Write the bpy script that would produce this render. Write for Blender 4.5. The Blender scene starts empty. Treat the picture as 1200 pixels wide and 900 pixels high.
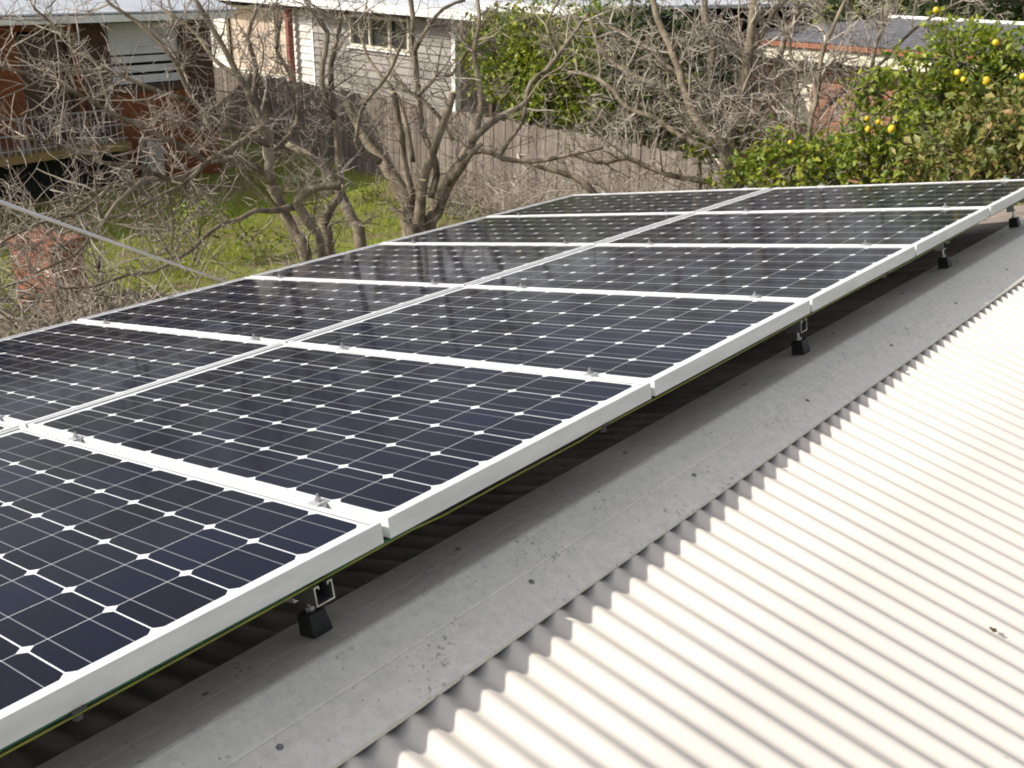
import bpy, bmesh, math, random
import numpy as np
from mathutils import Vector, Matrix, Euler

random.seed(7)
rng = np.random.default_rng(7)
SC = bpy.context.scene
COL = SC.collection

# ------------------------------------------------------------------ camera
F_PX = 1192.8                                  # focal length for a picture 1200 px wide
CAM = Vector((1.3580, -0.2297, 4.2))
RIGHT = Vector((0.76640, 0.64216, 0.01589))
DOWN = Vector((0.25655, -0.28332, -0.92407))
FWD = Vector((-0.58891, 0.71229, -0.38188))
cam_d = bpy.data.cameras.new('camera')
cam_d.sensor_width = 36.0
cam_d.lens = 36.0 * F_PX / 1200.0
cam_d.clip_start = 0.05
cam_d.clip_end = 2000
cam_d.dof.use_dof = False
cam = bpy.data.objects.new('camera', cam_d)
COL.objects.link(cam)
mw = Matrix((RIGHT, -DOWN, -FWD)).transposed().to_4x4()
mw.translation = CAM
cam.matrix_world = mw
SC.camera = cam

# ------------------------------------------------------------------ sky, sun, exposure
SUN = Vector((-0.530, -0.630, 0.568)).normalized()     # direction to the sun
world = bpy.data.worlds.new('World')
SC.world = world
world.use_nodes = True
wt = world.node_tree
bg = wt.nodes['Background']
sky = wt.nodes.new('ShaderNodeTexSky')
sky.sky_type = 'NISHITA'
sky.sun_disc = False
sky.sun_elevation = math.asin(SUN.z)
sky.sun_rotation = math.atan2(SUN.x, SUN.y)
sky.air_density = 1.0
sky.dust_density = 2.5
hs = wt.nodes.new('ShaderNodeHueSaturation')           # thin high haze: a paler sky than clear blue
hs.inputs['Saturation'].default_value = 0.34
wt.links.new(sky.outputs[0], hs.inputs['Color'])
wt.links.new(hs.outputs[0], bg.inputs[0])
bg.inputs[1].default_value = 0.15
sun_d = bpy.data.lights.new('sun', 'SUN')
sun_d.energy = 4.0
sun_d.angle = math.radians(0.53)
sun_d.color = (1.0, 0.94, 0.84)
sun = bpy.data.objects.new('sun', sun_d)
COL.objects.link(sun)
sun.rotation_euler = (-SUN).to_track_quat('-Z', 'Y').to_euler()
sun.location = (-30, -40, 40)
vs = SC.view_settings
vs.view_transform = 'Standard'
vs.look = 'None'
vs.exposure = 0.30
vs.gamma = 1.0
vs.use_curve_mapping = False
try:
    SC.cycles.max_bounces = 8
    SC.cycles.filter_width = 1.9                 # a small compact camera's slightly soft pixels
    SC.cycles.use_denoising = True
except Exception:
    pass

# ------------------------------------------------------------------ material helpers
class NT:
    def __init__(s, name):
        s.m = bpy.data.materials.new(name)
        s.m.use_nodes = True
        s.t = s.m.node_tree
        s.b = s.t.nodes['Principled BSDF']
    def n(s, typ, **kw):
        o = s.t.nodes.new(typ)
        for k, v in kw.items():
            setattr(o, k, v)
        return o
    def l(s, a, b):
        s.t.links.new(a, b)
    def math(s, op, a, b=None, c=None):
        o = s.n('ShaderNodeMath', operation=op)
        for i, v in enumerate((a, b, c)):
            if v is None: continue
            if isinstance(v, (int, float)): o.inputs[i].default_value = v
            else: s.l(v, o.inputs[i])
        return o.outputs[0]
    def mix(s, fac, a, b):
        o = s.n('ShaderNodeMix', data_type='RGBA')
        for sock, v in ((o.inputs[0], fac), (o.inputs[6], a), (o.inputs[7], b)):
            if isinstance(v, (int, float)): sock.default_value = v
            elif isinstance(v, tuple): sock.default_value = (*v[:3], 1)
            else: s.l(v, sock)
        return o.outputs[2]
    def noise(s, scale, detail=4, vec=None, rough=0.6):
        o = s.n('ShaderNodeTexNoise')
        o.inputs['Scale'].default_value = scale
        o.inputs['Detail'].default_value = detail
        o.inputs['Roughness'].default_value = rough
        if vec is not None: s.l(vec, o.inputs['Vector'])
        return o.outputs['Fac']
    def ramp(s, fac, stops):
        o = s.n('ShaderNodeValToRGB')
        el = o.color_ramp.elements
        while len(el) < len(stops): el.new(0.5)
        for e, (p, c) in zip(el, stops):
            e.position = p; e.color = (*c, 1) if len(c) == 3 else c
        s.l(fac, o.inputs[0])
        return o.outputs[0]
    def coord(s, which='Object'):
        return s.n('ShaderNodeTexCoord').outputs[which]
    def scalevec(s, vec, sc):
        o = s.n('ShaderNodeMapping')
        o.inputs['Scale'].default_value = sc
        s.l(vec, o.inputs['Vector'])
        return o.outputs[0]
    def bump(s, h, strength=0.3, dist=0.01):
        o = s.n('ShaderNodeBump')
        o.inputs['Strength'].default_value = strength
        o.inputs['Distance'].default_value = dist
        s.l(h, o.inputs['Height'])
        s.l(o.outputs[0], s.b.inputs['Normal'])
    def col(s, c):
        if isinstance(c, tuple): s.b.inputs['Base Color'].default_value = (*c, 1)
        else: s.l(c, s.b.inputs['Base Color'])
    def rough(s, r, metal=0.0, spec=0.5):
        if isinstance(r, (int, float)): s.b.inputs['Roughness'].default_value = r
        else: s.l(r, s.b.inputs['Roughness'])
        s.b.inputs['Metallic'].default_value = metal
        s.b.inputs['Specular IOR Level'].default_value = spec

def noisy(name, a, b, scale=6, rough=0.7, metal=0.0, spec=0.4, bump=0.0, bscale=60, lo=0.35, hi=0.65, stretch=None, detail=5):
    m = NT(name)
    v = m.coord()
    if stretch: v = m.scalevec(v, stretch)
    f = m.noise(scale, detail, v)
    m.col(m.ramp(f, [(lo, a), (hi, b)]))
    m.rough(rough, metal, spec)
    if bump: m.bump(m.noise(bscale, 4, v), bump, 0.01)
    return m.m

def leafmat(name, stops, trans=0.38, rough=0.45):
    m = NT(name)
    at = m.n('ShaderNodeAttribute', attribute_name='rnd')
    c = m.ramp(at.outputs['Fac'], stops)
    m.col(c)
    m.rough(rough, 0, 0.4)
    tr = m.n('ShaderNodeBsdfTranslucent')
    m.l(c, tr.inputs[0])
    mx = m.n('ShaderNodeMixShader')
    mx.inputs[0].default_value = trans
    out = [n for n in m.t.nodes if n.type == 'OUTPUT_MATERIAL'][0]
    m.l(m.b.outputs[0], mx.inputs[1]); m.l(tr.outputs[0], mx.inputs[2])
    m.l(mx.outputs[0], out.inputs[0])
    return m.m

# ------------------------------------------------------------------ mesh helpers
class MB:
    def __init__(s):
        s.v = []; s.f = []; s.rnd = []
    def add(s, verts, faces):
        o = len(s.v)
        s.v.extend([tuple(x) for x in verts])
        s.f.extend([tuple(i + o for i in f) for f in faces])
    def box(s, x0, x1, y0, y1, z0, z1, M=None):
        vs = [(x, y, z) for x in (x0, x1) for y in (y0, y1) for z in (z0, z1)]
        if M is not None: vs = [M @ Vector(v) for v in vs]
        s.add(vs, [(0, 1, 3, 2), (4, 6, 7, 5), (0, 4, 5, 1), (2, 3, 7, 6), (0, 2, 6, 4), (1, 5, 7, 3)])
    def prism(s, prof, y0, y1, axis='y', M=None):
        n = len(prof)
        def mk(a, b, c): 
            p = {'y': (a, c, b), 'x': (c, a, b), 'z': (a, b, c)}[axis]
            return M @ Vector(p) if M is not None else p
        vs = [mk(a, b, y0) for a, b in prof] + [mk(a, b, y1) for a, b in prof]
        fs = [(i, (i + 1) % n, n + (i + 1) % n, n + i) for i in range(n)]
        fs += [tuple(range(n - 1, -1, -1)), tuple(range(n, 2 * n))]
        s.add(vs, fs)
    def tube(s, pts, rads, sides=6, cap=True):
        P = np.asarray(pts, float); n = len(P)
        if n < 2: return
        T = np.empty_like(P); T[1:-1] = P[2:] - P[:-2]; T[0] = P[1] - P[0]; T[-1] = P[-1] - P[-2]
        T /= np.maximum(np.linalg.norm(T, axis=1), 1e-9)[:, None]
        a = np.array([0, 0, 1.]) if abs(T[0, 2]) < 0.9 else np.array([1., 0, 0])
        ang = np.arange(sides) * 2 * np.pi / sides
        o = len(s.v)
        u = np.cross(T[0], a); u /= np.linalg.norm(u)
        for i in range(n):
            u = u - T[i] * (u @ T[i]); u /= max(np.linalg.norm(u), 1e-9)
            w = np.cross(T[i], u)
            ring = P[i] + rads[i] * (np.cos(ang)[:, None] * u + np.sin(ang)[:, None] * w)
            s.v.extend(map(tuple, ring))
        for i in range(n - 1):
            for k in range(sides):
                k2 = (k + 1) % sides
                s.f.append((o + i * sides + k, o + i * sides + k2, o + (i + 1) * sides + k2, o + (i + 1) * sides + k))
        if cap:
            s.f.append(tuple(o + k for k in range(sides - 1, -1, -1)))
            s.f.append(tuple(o + (n - 1) * sides + k for k in range(sides)))
    def build(s, name, mat, parent=None, smooth=False, bevel=0.0, loc=None, rot=None, recalc=False):
        me = bpy.data.meshes.new(name)
        me.from_pydata(s.v, [], s.f)
        if s.rnd:
            at = me.attributes.new('rnd', 'FLOAT', 'FACE')
            at.data.foreach_set('value', np.asarray(s.rnd, np.float32))
        if recalc:
            bm = bmesh.new(); bm.from_mesh(me)
            bmesh.ops.recalc_face_normals(bm, faces=bm.faces)
            bm.to_mesh(me); bm.free()
        if smooth:
            me.polygons.foreach_set('use_smooth', [True] * len(me.polygons))
        me.materials.append(mat)
        me.update()
        o = bpy.data.objects.new(name, me)
        COL.objects.link(o)
        if parent is not None: o.parent = parent
        if loc is not None: o.location = loc
        if rot is not None: o.rotation_euler = rot
        if bevel:
            b = o.modifiers.new('bevel', 'BEVEL')
            b.width = bevel; b.segments = 2; b.limit_method = 'ANGLE'; b.angle_limit = math.radians(40)
        return o

def tag(o, label=None, cat=None, group=None, kind=None):
    if label: o['label'] = label
    if cat: o['category'] = cat
    if group: o['group'] = group
    if kind: o['kind'] = kind
    return o

def thing(name, label, cat, loc=(0, 0, 0), rot=(0, 0, 0), group=None):
    o = bpy.data.objects.new(name, None)
    o.empty_display_size = 0.2
    COL.objects.link(o)
    o.location = loc; o.rotation_euler = rot
    return tag(o, label, cat, group)

def dup(root, loc=None, rot=None, label=None):
    r = root.copy(); COL.objects.link(r)
    if loc is not None: r.location = loc
    if rot is not None: r.rotation_euler = rot
    if label: r['label'] = label
    for ch in list(root.children):
        c = ch.copy(); COL.objects.link(c); c.parent = r
        for g in list(ch.children):
            d = g.copy(); COL.objects.link(d); d.parent = c
    return r

# array frame: v across (0 at the ridge-side edge, negative to the garden), u along the ridge, z above the glass
TILT = math.radians(10)
ZP = 3.1406
def P(v, u, z=0.0):
    return Vector((v * math.cos(TILT) - z * math.sin(TILT), u, v * math.sin(TILT) + z * math.cos(TILT) + ZP))
ROT_A = (0, -TILT, 0)

def at(px, py, dist):
    """world point seen in direction (px, py) of the 1200x900 survey photo at a horizontal distance in metres"""
    d = FWD + RIGHT * ((px - 600) / F_PX) + DOWN * ((py - 450) / F_PX)
    return CAM + d * (dist / math.hypot(d.x, d.y))

# ------------------------------------------------------------------ materials
def mat_cells():
    m = NT('solar_cells')
    sp = m.n('ShaderNodeSeparateXYZ'); m.l(m.coord(), sp.inputs[0])
    pt = 0.158
    fx = m.math('ADD', m.math('DIVIDE', sp.outputs[0], pt), 5.0)
    fy = m.math('ADD', m.math('DIVIDE', sp.outputs[1], pt), 3.0)
    lx = m.math('MULTIPLY', m.math('SUBTRACT', m.math('FRACT', fx), 0.5), pt)
    ly = m.math('MULTIPLY', m.math('SUBTRACT', m.math('FRACT', fy), 0.5), pt)
    ax = m.math('ABSOLUTE', lx); ay = m.math('ABSOLUTE', ly)
    inx = m.math('LESS_THAN', ax, 0.0783)
    iny = m.math('LESS_THAN', ay, 0.0775)
    rad = m.math('SQRT', m.math('ADD', m.math('MULTIPLY', lx, lx), m.math('MULTIPLY', ly, ly)))
    inr = m.math('LESS_THAN', rad, 0.1005)
    box = m.math('MULTIPLY', m.math('LESS_THAN', m.math('ABSOLUTE', sp.outputs[0]), 0.79),
                 m.math('LESS_THAN', m.math('ABSOLUTE', sp.outputs[1]), 0.474))
    cell = m.math('MULTIPLY', m.math('MULTIPLY', inx, iny), m.math('MULTIPLY', inr, box))
    # two bus bars in each cell, running across the array
    bus = m.math('LESS_THAN', m.math('ABSOLUTE', m.math('SUBTRACT', ay, 0.0385)), 0.0010)
    # fine fingers, read as a faint sheen
    cid = m.n('ShaderNodeCombineXYZ')
    m.l(m.math('FLOOR', fx), cid.inputs[0]); m.l(m.math('FLOOR', fy), cid.inputs[1])
    oi = m.n('ShaderNodeObjectInfo'); m.l(m.math('MULTIPLY', oi.outputs['Random'], 91.0), cid.inputs[2])
    wn = m.n('ShaderNodeTexWhiteNoise', noise_dimensions='3D'); m.l(cid.outputs[0], wn.inputs['Vector'])
    cc = m.ramp(wn.outputs['Value'], [(0.0, (0.006, 0.007, 0.012)), (0.4, (0.0075, 0.009, 0.020)), (0.75, (0.009, 0.0115, 0.028)), (1.0, (0.010, 0.012, 0.016))])
    streak = m.noise(1.0, 3, m.scalevec(m.coord(), (4, 260, 1)))
    cc = m.mix(m.math('MULTIPLY', streak, 0.30), cc, (0.014, 0.015, 0.024))
    busc = m.mix(m.math('MULTIPLY', bus, 0.8), cc, (0.30, 0.31, 0.33))
    dust = m.noise(3.0, 6)
    fin = m.mix(cell, (0.74, 0.75, 0.76), busc)
    fin = m.mix(m.math('MULTIPLY', m.math('SUBTRACT', dust, 0.35), 0.03), fin, (0.30, 0.27, 0.23))
    gx_ = m.math('GREATER_THAN', m.math('ABSOLUTE', sp.outputs[0]), 0.8098)
    gy_ = m.math('GREATER_THAN', m.math('ABSOLUTE', sp.outputs[1]), 0.4798)
    fin = m.mix(m.math('MULTIPLY', m.math('MAXIMUM', gx_, gy_), 0.8), fin, (0.12, 0.12, 0.13))  # dark gasket edge, also painting the thin shadow inside the frame lip
    m.col(fin)
    m.rough(m.math('ADD', 0.06, m.math('MULTIPLY', dust, 0.06)), 0, 0.5)
    m.b.inputs['IOR'].default_value = 1.11         # anti-reflective solar glass
    return m.m

def mat_roof(name, base, dirt_amt, spots):
    m = NT(name)
    v = m.coord()
    big = m.noise(2.2, 5, v)
    c = m.mix(m.math('MULTIPLY', m.math('SUBTRACT', big, 0.3), dirt_amt), base, tuple(x * 0.72 for x in base))
    if spots:
        n1 = m.noise(75, 2, v, 0.5)
        zone = m.noise(5.5, 2, v)
        mr = m.n('ShaderNodeMapRange')
        m.l(m.math('ADD', n1, m.math('MULTIPLY', zone, 0.5)), mr.inputs[0])
        mr.inputs[1].default_value = 0.93; mr.inputs[2].default_value = 1.0
        k = m.math('MULTIPLY', mr.outputs[0], 0.6)
        c = m.mix(k, c, (0.14, 0.135, 0.13))
        n2 = m.noise(150, 2, v, 0.7)
        k2 = m.math('MULTIPLY', m.math('GREATER_THAN', n2, 0.68), 0.45)
        c = m.mix(k2, c, (0.22, 0.21, 0.20))
        mot = m.noise(30, 7, v, 0.8)
        c = m.mix(m.math('MULTIPLY', m.math('SUBTRACT', mot, 0.42), 1.7), c, (0.40, 0.39, 0.375))
        st = m.noise(3, 6, m.scalevec(v, (9, 2, 9)))
        c = m.mix(m.math('MULTIPLY', m.math('SUBTRACT', st, 0.4), 0.5), c, tuple(x * 0.7 for x in base))
    else:
        st = m.noise(2, 5, m.scalevec(v, (0.8, 9, 1)))
        c = m.mix(m.math('MULTIPLY', m.math('SUBTRACT', st, 0.45), 0.30), c, (0.60, 0.54, 0.40))
        n1 = m.noise(30, 2, v, 0.7)
        c = m.mix(m.math('MULTIPLY', m.math('GREATER_THAN', n1, 0.76), 0.5), c, (0.35, 0.30, 0.22))
    m.col(c)
    m.rough(0.55, 0, 0.3)
    return m.m

def mat_brick(name, a, b, mortar, sx=0.24, sz=0.086):
    m = NT(name)
    v = m.coord()
    sp = m.n('ShaderNodeSeparateXYZ'); m.l(v, sp.inputs[0])
    cb = m.n('ShaderNodeCombineXYZ')
    m.l(m.math('ADD', sp.outputs[0], sp.outputs[1]), cb.inputs[0]); m.l(sp.outputs[2], cb.inputs[1])
    br = m.n('ShaderNodeTexBrick')
    br.inputs['Scale'].default_value = 1.0
    br.inputs['Brick Width'].default_value = sx
    br.inputs['Row Height'].default_value = sz
    br.inputs['Mortar Size'].default_value = 0.006
    br.inputs['Color1'].default_value = (*a, 1); br.inputs['Color2'].default_value = (*b, 1)
    br.inputs['Mortar'].default_value = (*mortar, 1)
    m.l(cb.outputs[0], br.inputs['Vector'])
    c = m.mix(m.math('MULTIPLY', m.noise(2.5, 4, v), 0.45), br.outputs['Color'], tuple(x * 0.55 for x in a))
    m.col(c); m.rough(0.85, 0, 0.2)
    return m.m

MT = {}
MT['cells'] = mat_cells()
MT['frame'] = noisy('white_aluminium', (0.60, 0.60, 0.595), (0.72, 0.72, 0.72), 7, 0.42, 0, 0.5, stretch=(1, 1, 4), detail=8)
MT['back'] = noisy('backsheet', (0.20, 0.20, 0.20), (0.24, 0.24, 0.24), 4, 0.6)
MT['alu'] = noisy('bare_aluminium', (0.46, 0.46, 0.46), (0.60, 0.60, 0.60), 12, 0.4, 0.4)
MT['rivet'] = noisy('dull_rivet', (0.14, 0.14, 0.135), (0.24, 0.235, 0.225), 60, 0.6, 0.2)
MT['pole'] = noisy('pale_pole_paint', (0.86, 0.85, 0.82), (0.92, 0.91, 0.88), 4, 0.5)
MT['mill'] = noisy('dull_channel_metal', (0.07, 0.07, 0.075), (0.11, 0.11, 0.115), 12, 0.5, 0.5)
MT['steel'] = noisy('bolt_steel', (0.35, 0.35, 0.35), (0.55, 0.55, 0.54), 30, 0.35, 0.8)
MT['black'] = noisy('black_plastic', (0.008, 0.008, 0.009), (0.014, 0.014, 0.015), 12, 0.5)
MT['roof'] = mat_roof('cream_roof_paint', (0.650, 0.603, 0.552), 0.25, False)
MT['cap'] = mat_roof('weathered_ridge_paint', (0.84, 0.78, 0.69), 0.40, True)
MT['brown_roof'] = noisy('brown_roof_sheet', (0.16, 0.135, 0.115), (0.28, 0.23, 0.19), 5, 0.7, stretch=(1, 6, 1))  # browner and darker than the cream slope
MT['lead'] = noisy('dark_sealant', (0.05, 0.05, 0.05), (0.09, 0.085, 0.08), 20, 0.8)
MT['green_wire'] = noisy('green_insulation', (0.01, 0.11, 0.05), (0.02, 0.15, 0.07), 20, 0.5)
MT['yellow_wire'] = noisy('yellow_green_insulation', (0.13, 0.17, 0.02), (0.26, 0.26, 0.035), 14, 0.5)
MT['wood_grey'] = None
def mat_palings():
    m = NT('weathered_paling')
    at_ = m.n('ShaderNodeAttribute', attribute_name='rnd')
    v = m.scalevec(m.coord(), (14, 14, 1.2))
    g = m.noise(3, 6, v)
    c = m.ramp(at_.outputs['Fac'], [(0, (0.14, 0.117, 0.098)), (0.5, (0.205, 0.174, 0.148)), (1, (0.27, 0.235, 0.20))])
    c = m.mix(m.math('MULTIPLY', g, 0.5), c, (0.16, 0.13, 0.11))
    m.col(c); m.rough(0.9, 0, 0.1)
    return m.m
MT['paling'] = mat_palings()
MT['timber'] = noisy('grey_timber', (0.16, 0.13, 0.10), (0.26, 0.22, 0.18), 5, 0.9, stretch=(6, 6, 1))
MT['bark'] = noisy('bark', (0.07, 0.055, 0.038), (0.34, 0.285, 0.21), 9, 0.95, 0, 0.1, 0.6, 40, 0.32, 0.68, (1, 1, 0.45))
def mat_twig(name, dark, mid, pale):
    m = NT(name)
    at_ = m.n('ShaderNodeAttribute', attribute_name='rnd')
    c = m.ramp(at_.outputs['Fac'], [(0.0, dark), (0.5, mid), (1.0, pale)])  # dark-to-pale spread per twig paints in sunlit and shaded contrast
    n_ = m.noise(7, 5, m.coord())
    m.col(m.mix(m.math('MULTIPLY', n_, 0.5), c, dark)); m.rough(0.9, 0, 0.1)
    return m.m
MT['twig'] = mat_twig('twig_bark_and_light', (0.075, 0.055, 0.042), (0.35, 0.295, 0.24), (0.70, 0.62, 0.54))
MT['twig_pale'] = mat_twig('pale_twig_bark_and_light', (0.085, 0.065, 0.05), (0.40, 0.345, 0.285), (0.72, 0.65, 0.57))
MT['cutwood'] = noisy('sawn_wood', (0.55, 0.42, 0.25), (0.70, 0.56, 0.36), 30, 0.8)
MT['leaf_citrus'] = leafmat('citrus_leaf', [(0, (0.045, 0.09, 0.014)), (0.4, (0.14, 0.205, 0.022)), (0.7, (0.32, 0.36, 0.038)), (1, (0.48, 0.46, 0.065))])
MT['leaf_shrub'] = leafmat('shrub_leaf', [(0, (0.05, 0.09, 0.015)), (0.4, (0.16, 0.22, 0.028)), (0.7, (0.32, 0.35, 0.04)), (1, (0.45, 0.42, 0.07))])
MT['leaf_ivy'] = leafmat('ivy_leaf', [(0, (0.06, 0.085, 0.02)), (0.4, (0.14, 0.17, 0.035)), (0.7, (0.25, 0.23, 0.065)), (1, (0.36, 0.21, 0.09))], 0.25)
MT['leaf_dark'] = leafmat('far_leaf', [(0, (0.02, 0.035, 0.012)), (1, (0.06, 0.085, 0.025))], 0.2)
MT['grass'] = leafmat('grass_blade', [(0, (0.13, 0.18, 0.02)), (0.6, (0.33, 0.37, 0.045)), (1, (0.50, 0.48, 0.12))], 0.35)
MT['dead'] = leafmat('dead_leaf', [(0, (0.10, 0.06, 0.03)), (1, (0.25, 0.17, 0.09))], 0.1)
MT['lemon'] = noisy('lemon_skin', (0.55, 0.36, 0.015), (0.70, 0.52, 0.035), 20, 0.45, 0, 0.4)
MT['brick_orange'] = mat_brick('orange_brick', (0.27, 0.085, 0.03), (0.20, 0.065, 0.025), (0.18, 0.12, 0.08))
MT['brick_red'] = mat_brick('red_brick', (0.36, 0.15, 0.09), (0.28, 0.11, 0.07), (0.35, 0.30, 0.26))
MT['brick_bbq'] = mat_brick('terracotta_brick', (0.36, 0.13, 0.07), (0.29, 0.10, 0.055), (0.28, 0.20, 0.15))
MT['brick_brown'] = mat_brick('brown_brick', (0.11, 0.058, 0.035), (0.08, 0.043, 0.028), (0.10, 0.075, 0.06))
def mat_boards(name, base, pitch=0.16):
    m = NT(name)
    sp = m.n('ShaderNodeSeparateXYZ'); m.l(m.coord(), sp.inputs[0])
    g = m.noise(2, 5, m.scalevec(m.coord(), (0.6, 1, 9)))
    tone = m.n('ShaderNodeAttribute', attribute_name='rnd').outputs['Fac']
    b2_ = m.mix(tone, tuple(x * 0.72 for x in base), tuple(x * 1.18 for x in base))
    m.col(m.mix(m.math('MULTIPLY', g, 0.55), b2_, tuple(x * 0.6 for x in base)))
    m.rough(0.75, 0, 0.25)
    return m.m
MT['boards'] = mat_boards('grey_weatherboard', (0.31, 0.285, 0.255))
MT['boards_white'] = mat_boards('cream_weatherboard', (0.72, 0.69, 0.63))
MT['white_paint'] = noisy('white_paint', (0.76, 0.75, 0.72), (0.85, 0.84, 0.81), 4, 0.5)
MT['cream_paint'] = noisy('cream_paint', (0.60, 0.55, 0.42), (0.68, 0.63, 0.50), 4, 0.6)
MT['red_paint'] = noisy('red_post_paint', (0.21, 0.06, 0.045), (0.26, 0.085, 0.06), 6, 0.6)
MT['brown_paint'] = noisy('brown_paint', (0.06, 0.035, 0.022), (0.10, 0.06, 0.038), 6, 0.6)
MT['curtain'] = noisy('beige_curtain', (0.55, 0.43, 0.33), (0.66, 0.55, 0.44), 3, 0.9, stretch=(14, 1, 0.4))
MT['blind'] = noisy('white_blind', (0.62, 0.62, 0.64), (0.72, 0.72, 0.73), 3, 0.6)
MT['terracotta'] = noisy('terracotta_gutter', (0.26, 0.095, 0.05), (0.33, 0.13, 0.07), 3, 0.7)
MT['iron'] = noisy('pale_ironwork', (0.30, 0.285, 0.30), (0.40, 0.385, 0.395), 8, 0.5)
MT['concrete'] = noisy('concrete', (0.30, 0.29, 0.27), (0.42, 0.40, 0.37), 5, 0.9)
MT['ochre'] = noisy('ochre_edge', (0.22, 0.15, 0.055), (0.30, 0.20, 0.08), 4, 0.8)
MT['metal_roof'] = noisy('galvanised_roof', (0.46, 0.48, 0.51), (0.58, 0.60, 0.63), 3, 0.45, 0.1)
MT['slate'] = NT('slate_tiles')
_m = MT['slate']
_br = _m.n('ShaderNodeTexBrick'); _br.inputs['Scale'].default_value = 1; _br.inputs['Brick Width'].default_value = 0.33
_br.inputs['Row Height'].default_value = 0.30; _br.inputs['Mortar Size'].default_value = 0.02
_br.inputs['Color1'].default_value = (0.10, 0.10, 0.115, 1); _br.inputs['Color2'].default_value = (0.14, 0.14, 0.155, 1); _br.inputs['Mortar'].default_value = (0.05, 0.05, 0.055, 1)
_m.l(_m.coord(), _br.inputs['Vector']); _m.col(_m.mix(_m.math('MULTIPLY', _m.noise(1.2, 4), 0.5), _br.outputs['Color'], (0.16, 0.15, 0.15))); _m.rough(0.75)
MT['slate'] = _m.m
def mat_glass(name, tint=(0.02, 0.022, 0.025)):
    m = NT(name)
    m.col(m.mix(m.math('MULTIPLY', m.noise(2, 3), 0.5), tint, tuple(x * 2 for x in tint)))
    m.rough(0.06, 0, 0.6)
    return m.m
MT['glass'] = mat_glass('dark_window_glass')
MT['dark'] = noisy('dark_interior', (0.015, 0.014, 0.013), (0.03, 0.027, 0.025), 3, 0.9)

def mat_ground():
    m = NT('garden_ground')
    v = m.coord()
    g = m.noise(0.9, 6, v)
    f = m.noise(26, 4, v)
    grass = m.ramp(f, [(0.3, (0.11, 0.14, 0.025)), (0.7, (0.25, 0.265, 0.055))])
    soil = m.ramp(f, [(0.3, (0.13, 0.095, 0.06)), (0.7, (0.25, 0.19, 0.125))])
    k = m.ramp(g, [(0.50, (0, 0, 0)), (0.60, (1, 1, 1))])
    m.col(m.mix(k, grass, soil)); m.rough(0.95, 0, 0.1)
    m.bump(f, 0.6, 0.03)
    return m.m
MT['ground'] = mat_ground()

# ------------------------------------------------------------------ ground
def ground_sheet():
    mb = MB()
    n = 60
    xs = np.concatenate([[-900, -300, -120, -60, -40], np.linspace(-28, 14, 64), [40, 120, 900]])
    ys = np.concatenate([[-900, -120, -40, -15], np.linspace(-6, 30, 56), [45, 80, 150, 300, 900]])
    vv = []
    for x in xs:
        for y in ys:
            h = 0.06 * math.sin(x * 0.7 + 1.3) * math.sin(y * 0.8) + 0.03 * math.sin(x * 2.1 + y * 1.7)
            if abs(x) > 30 or abs(y) > 31: h = 0
            vv.append((x, y, h))
    ny = len(ys)
    ff = [(i * ny + j, (i + 1) * ny + j, (i + 1) * ny + j + 1, i * ny + j + 1) for i in range(len(xs) - 1) for j in range(ny - 1)]
    mb.add(vv, ff)
    o = mb.build('ground', MT['ground'], smooth=True)
    tag(o, kind='structure')
ground_sheet()

# ------------------------------------------------------------------ our own house: corrugated roof, ridge capping, walls
SK = 0.010                                         # the ridge runs a touch off parallel with the array
YAW = -math.atan(SK)
house = thing('house', 'house with cream corrugated roof and weathered grey ridge capping under the solar panels', 'house',
              P(-0.03, 0, -0.220), (0, 0, YAW))
A_R = math.atan(0.449) - TILT                      # fall of the camera-side slope
A_L = math.radians(18)
U0, U1 = -3.2, 7.05
def slope_pt(side, s, y, n):
    """s metres down the slope from the ridge line, n metres out of the slope plane"""
    a = A_R if side > 0 else A_L
    return (side * (s * math.cos(a) + n * math.sin(a)), y, -s * math.sin(a) + n * math.cos(a))
PITCH, DEPTH = 0.0762, 0.0150
Y_CREST0 = 0.706
LAP0 = 1.49
def corrugated(side, s0, s1, name):
    mb = MB()
    seg = 14
    y = np.arange(U0 - (0.45 if side > 0 else 0), U1, PITCH / seg)
    h = -DEPTH / 2 + DEPTH / 2 * np.cos((y - Y_CREST0) * 2 * math.pi / PITCH) - 0.004
    if side > 0:                                   # side laps between sheets: the edge of the upper sheet stands proud
        q = np.mod(y - LAP0, 0.762)
        h = h + np.where(q < 0.05, 0.0022 * (1 - q / 0.05), 0.0)
    ss = np.linspace(s0, s1, 9)
    for s_ in ss:
        for yy, hh in zip(y, h):
            mb.v.append(slope_pt(side, s_, yy + (0.103 * (s_ - 0.2) if side > 0 else 0), hh))   # ribs run a little askew of the capping
    n = len(y)
    for i in range(len(ss) - 1):
        for j in range(n - 1):
            q = (i * n + j, i * n + j + 1, (i + 1) * n + j + 1, (i + 1) * n + j)
            mb.f.append(q if side < 0 else q[::-1])
    o = mb.build(name, MT['roof'] if side > 0 else MT['brown_roof'], house, smooth=True)
    sd = o.modifiers.new('sheet', 'SOLIDIFY'); sd.thickness = 0.0012; sd.offset = -1
    return o
corrugated(1, 0.06, 4.6, 'roof_sheet')
corrugated(-1, 0.06, 4.05, 'roof_sheet')
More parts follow.
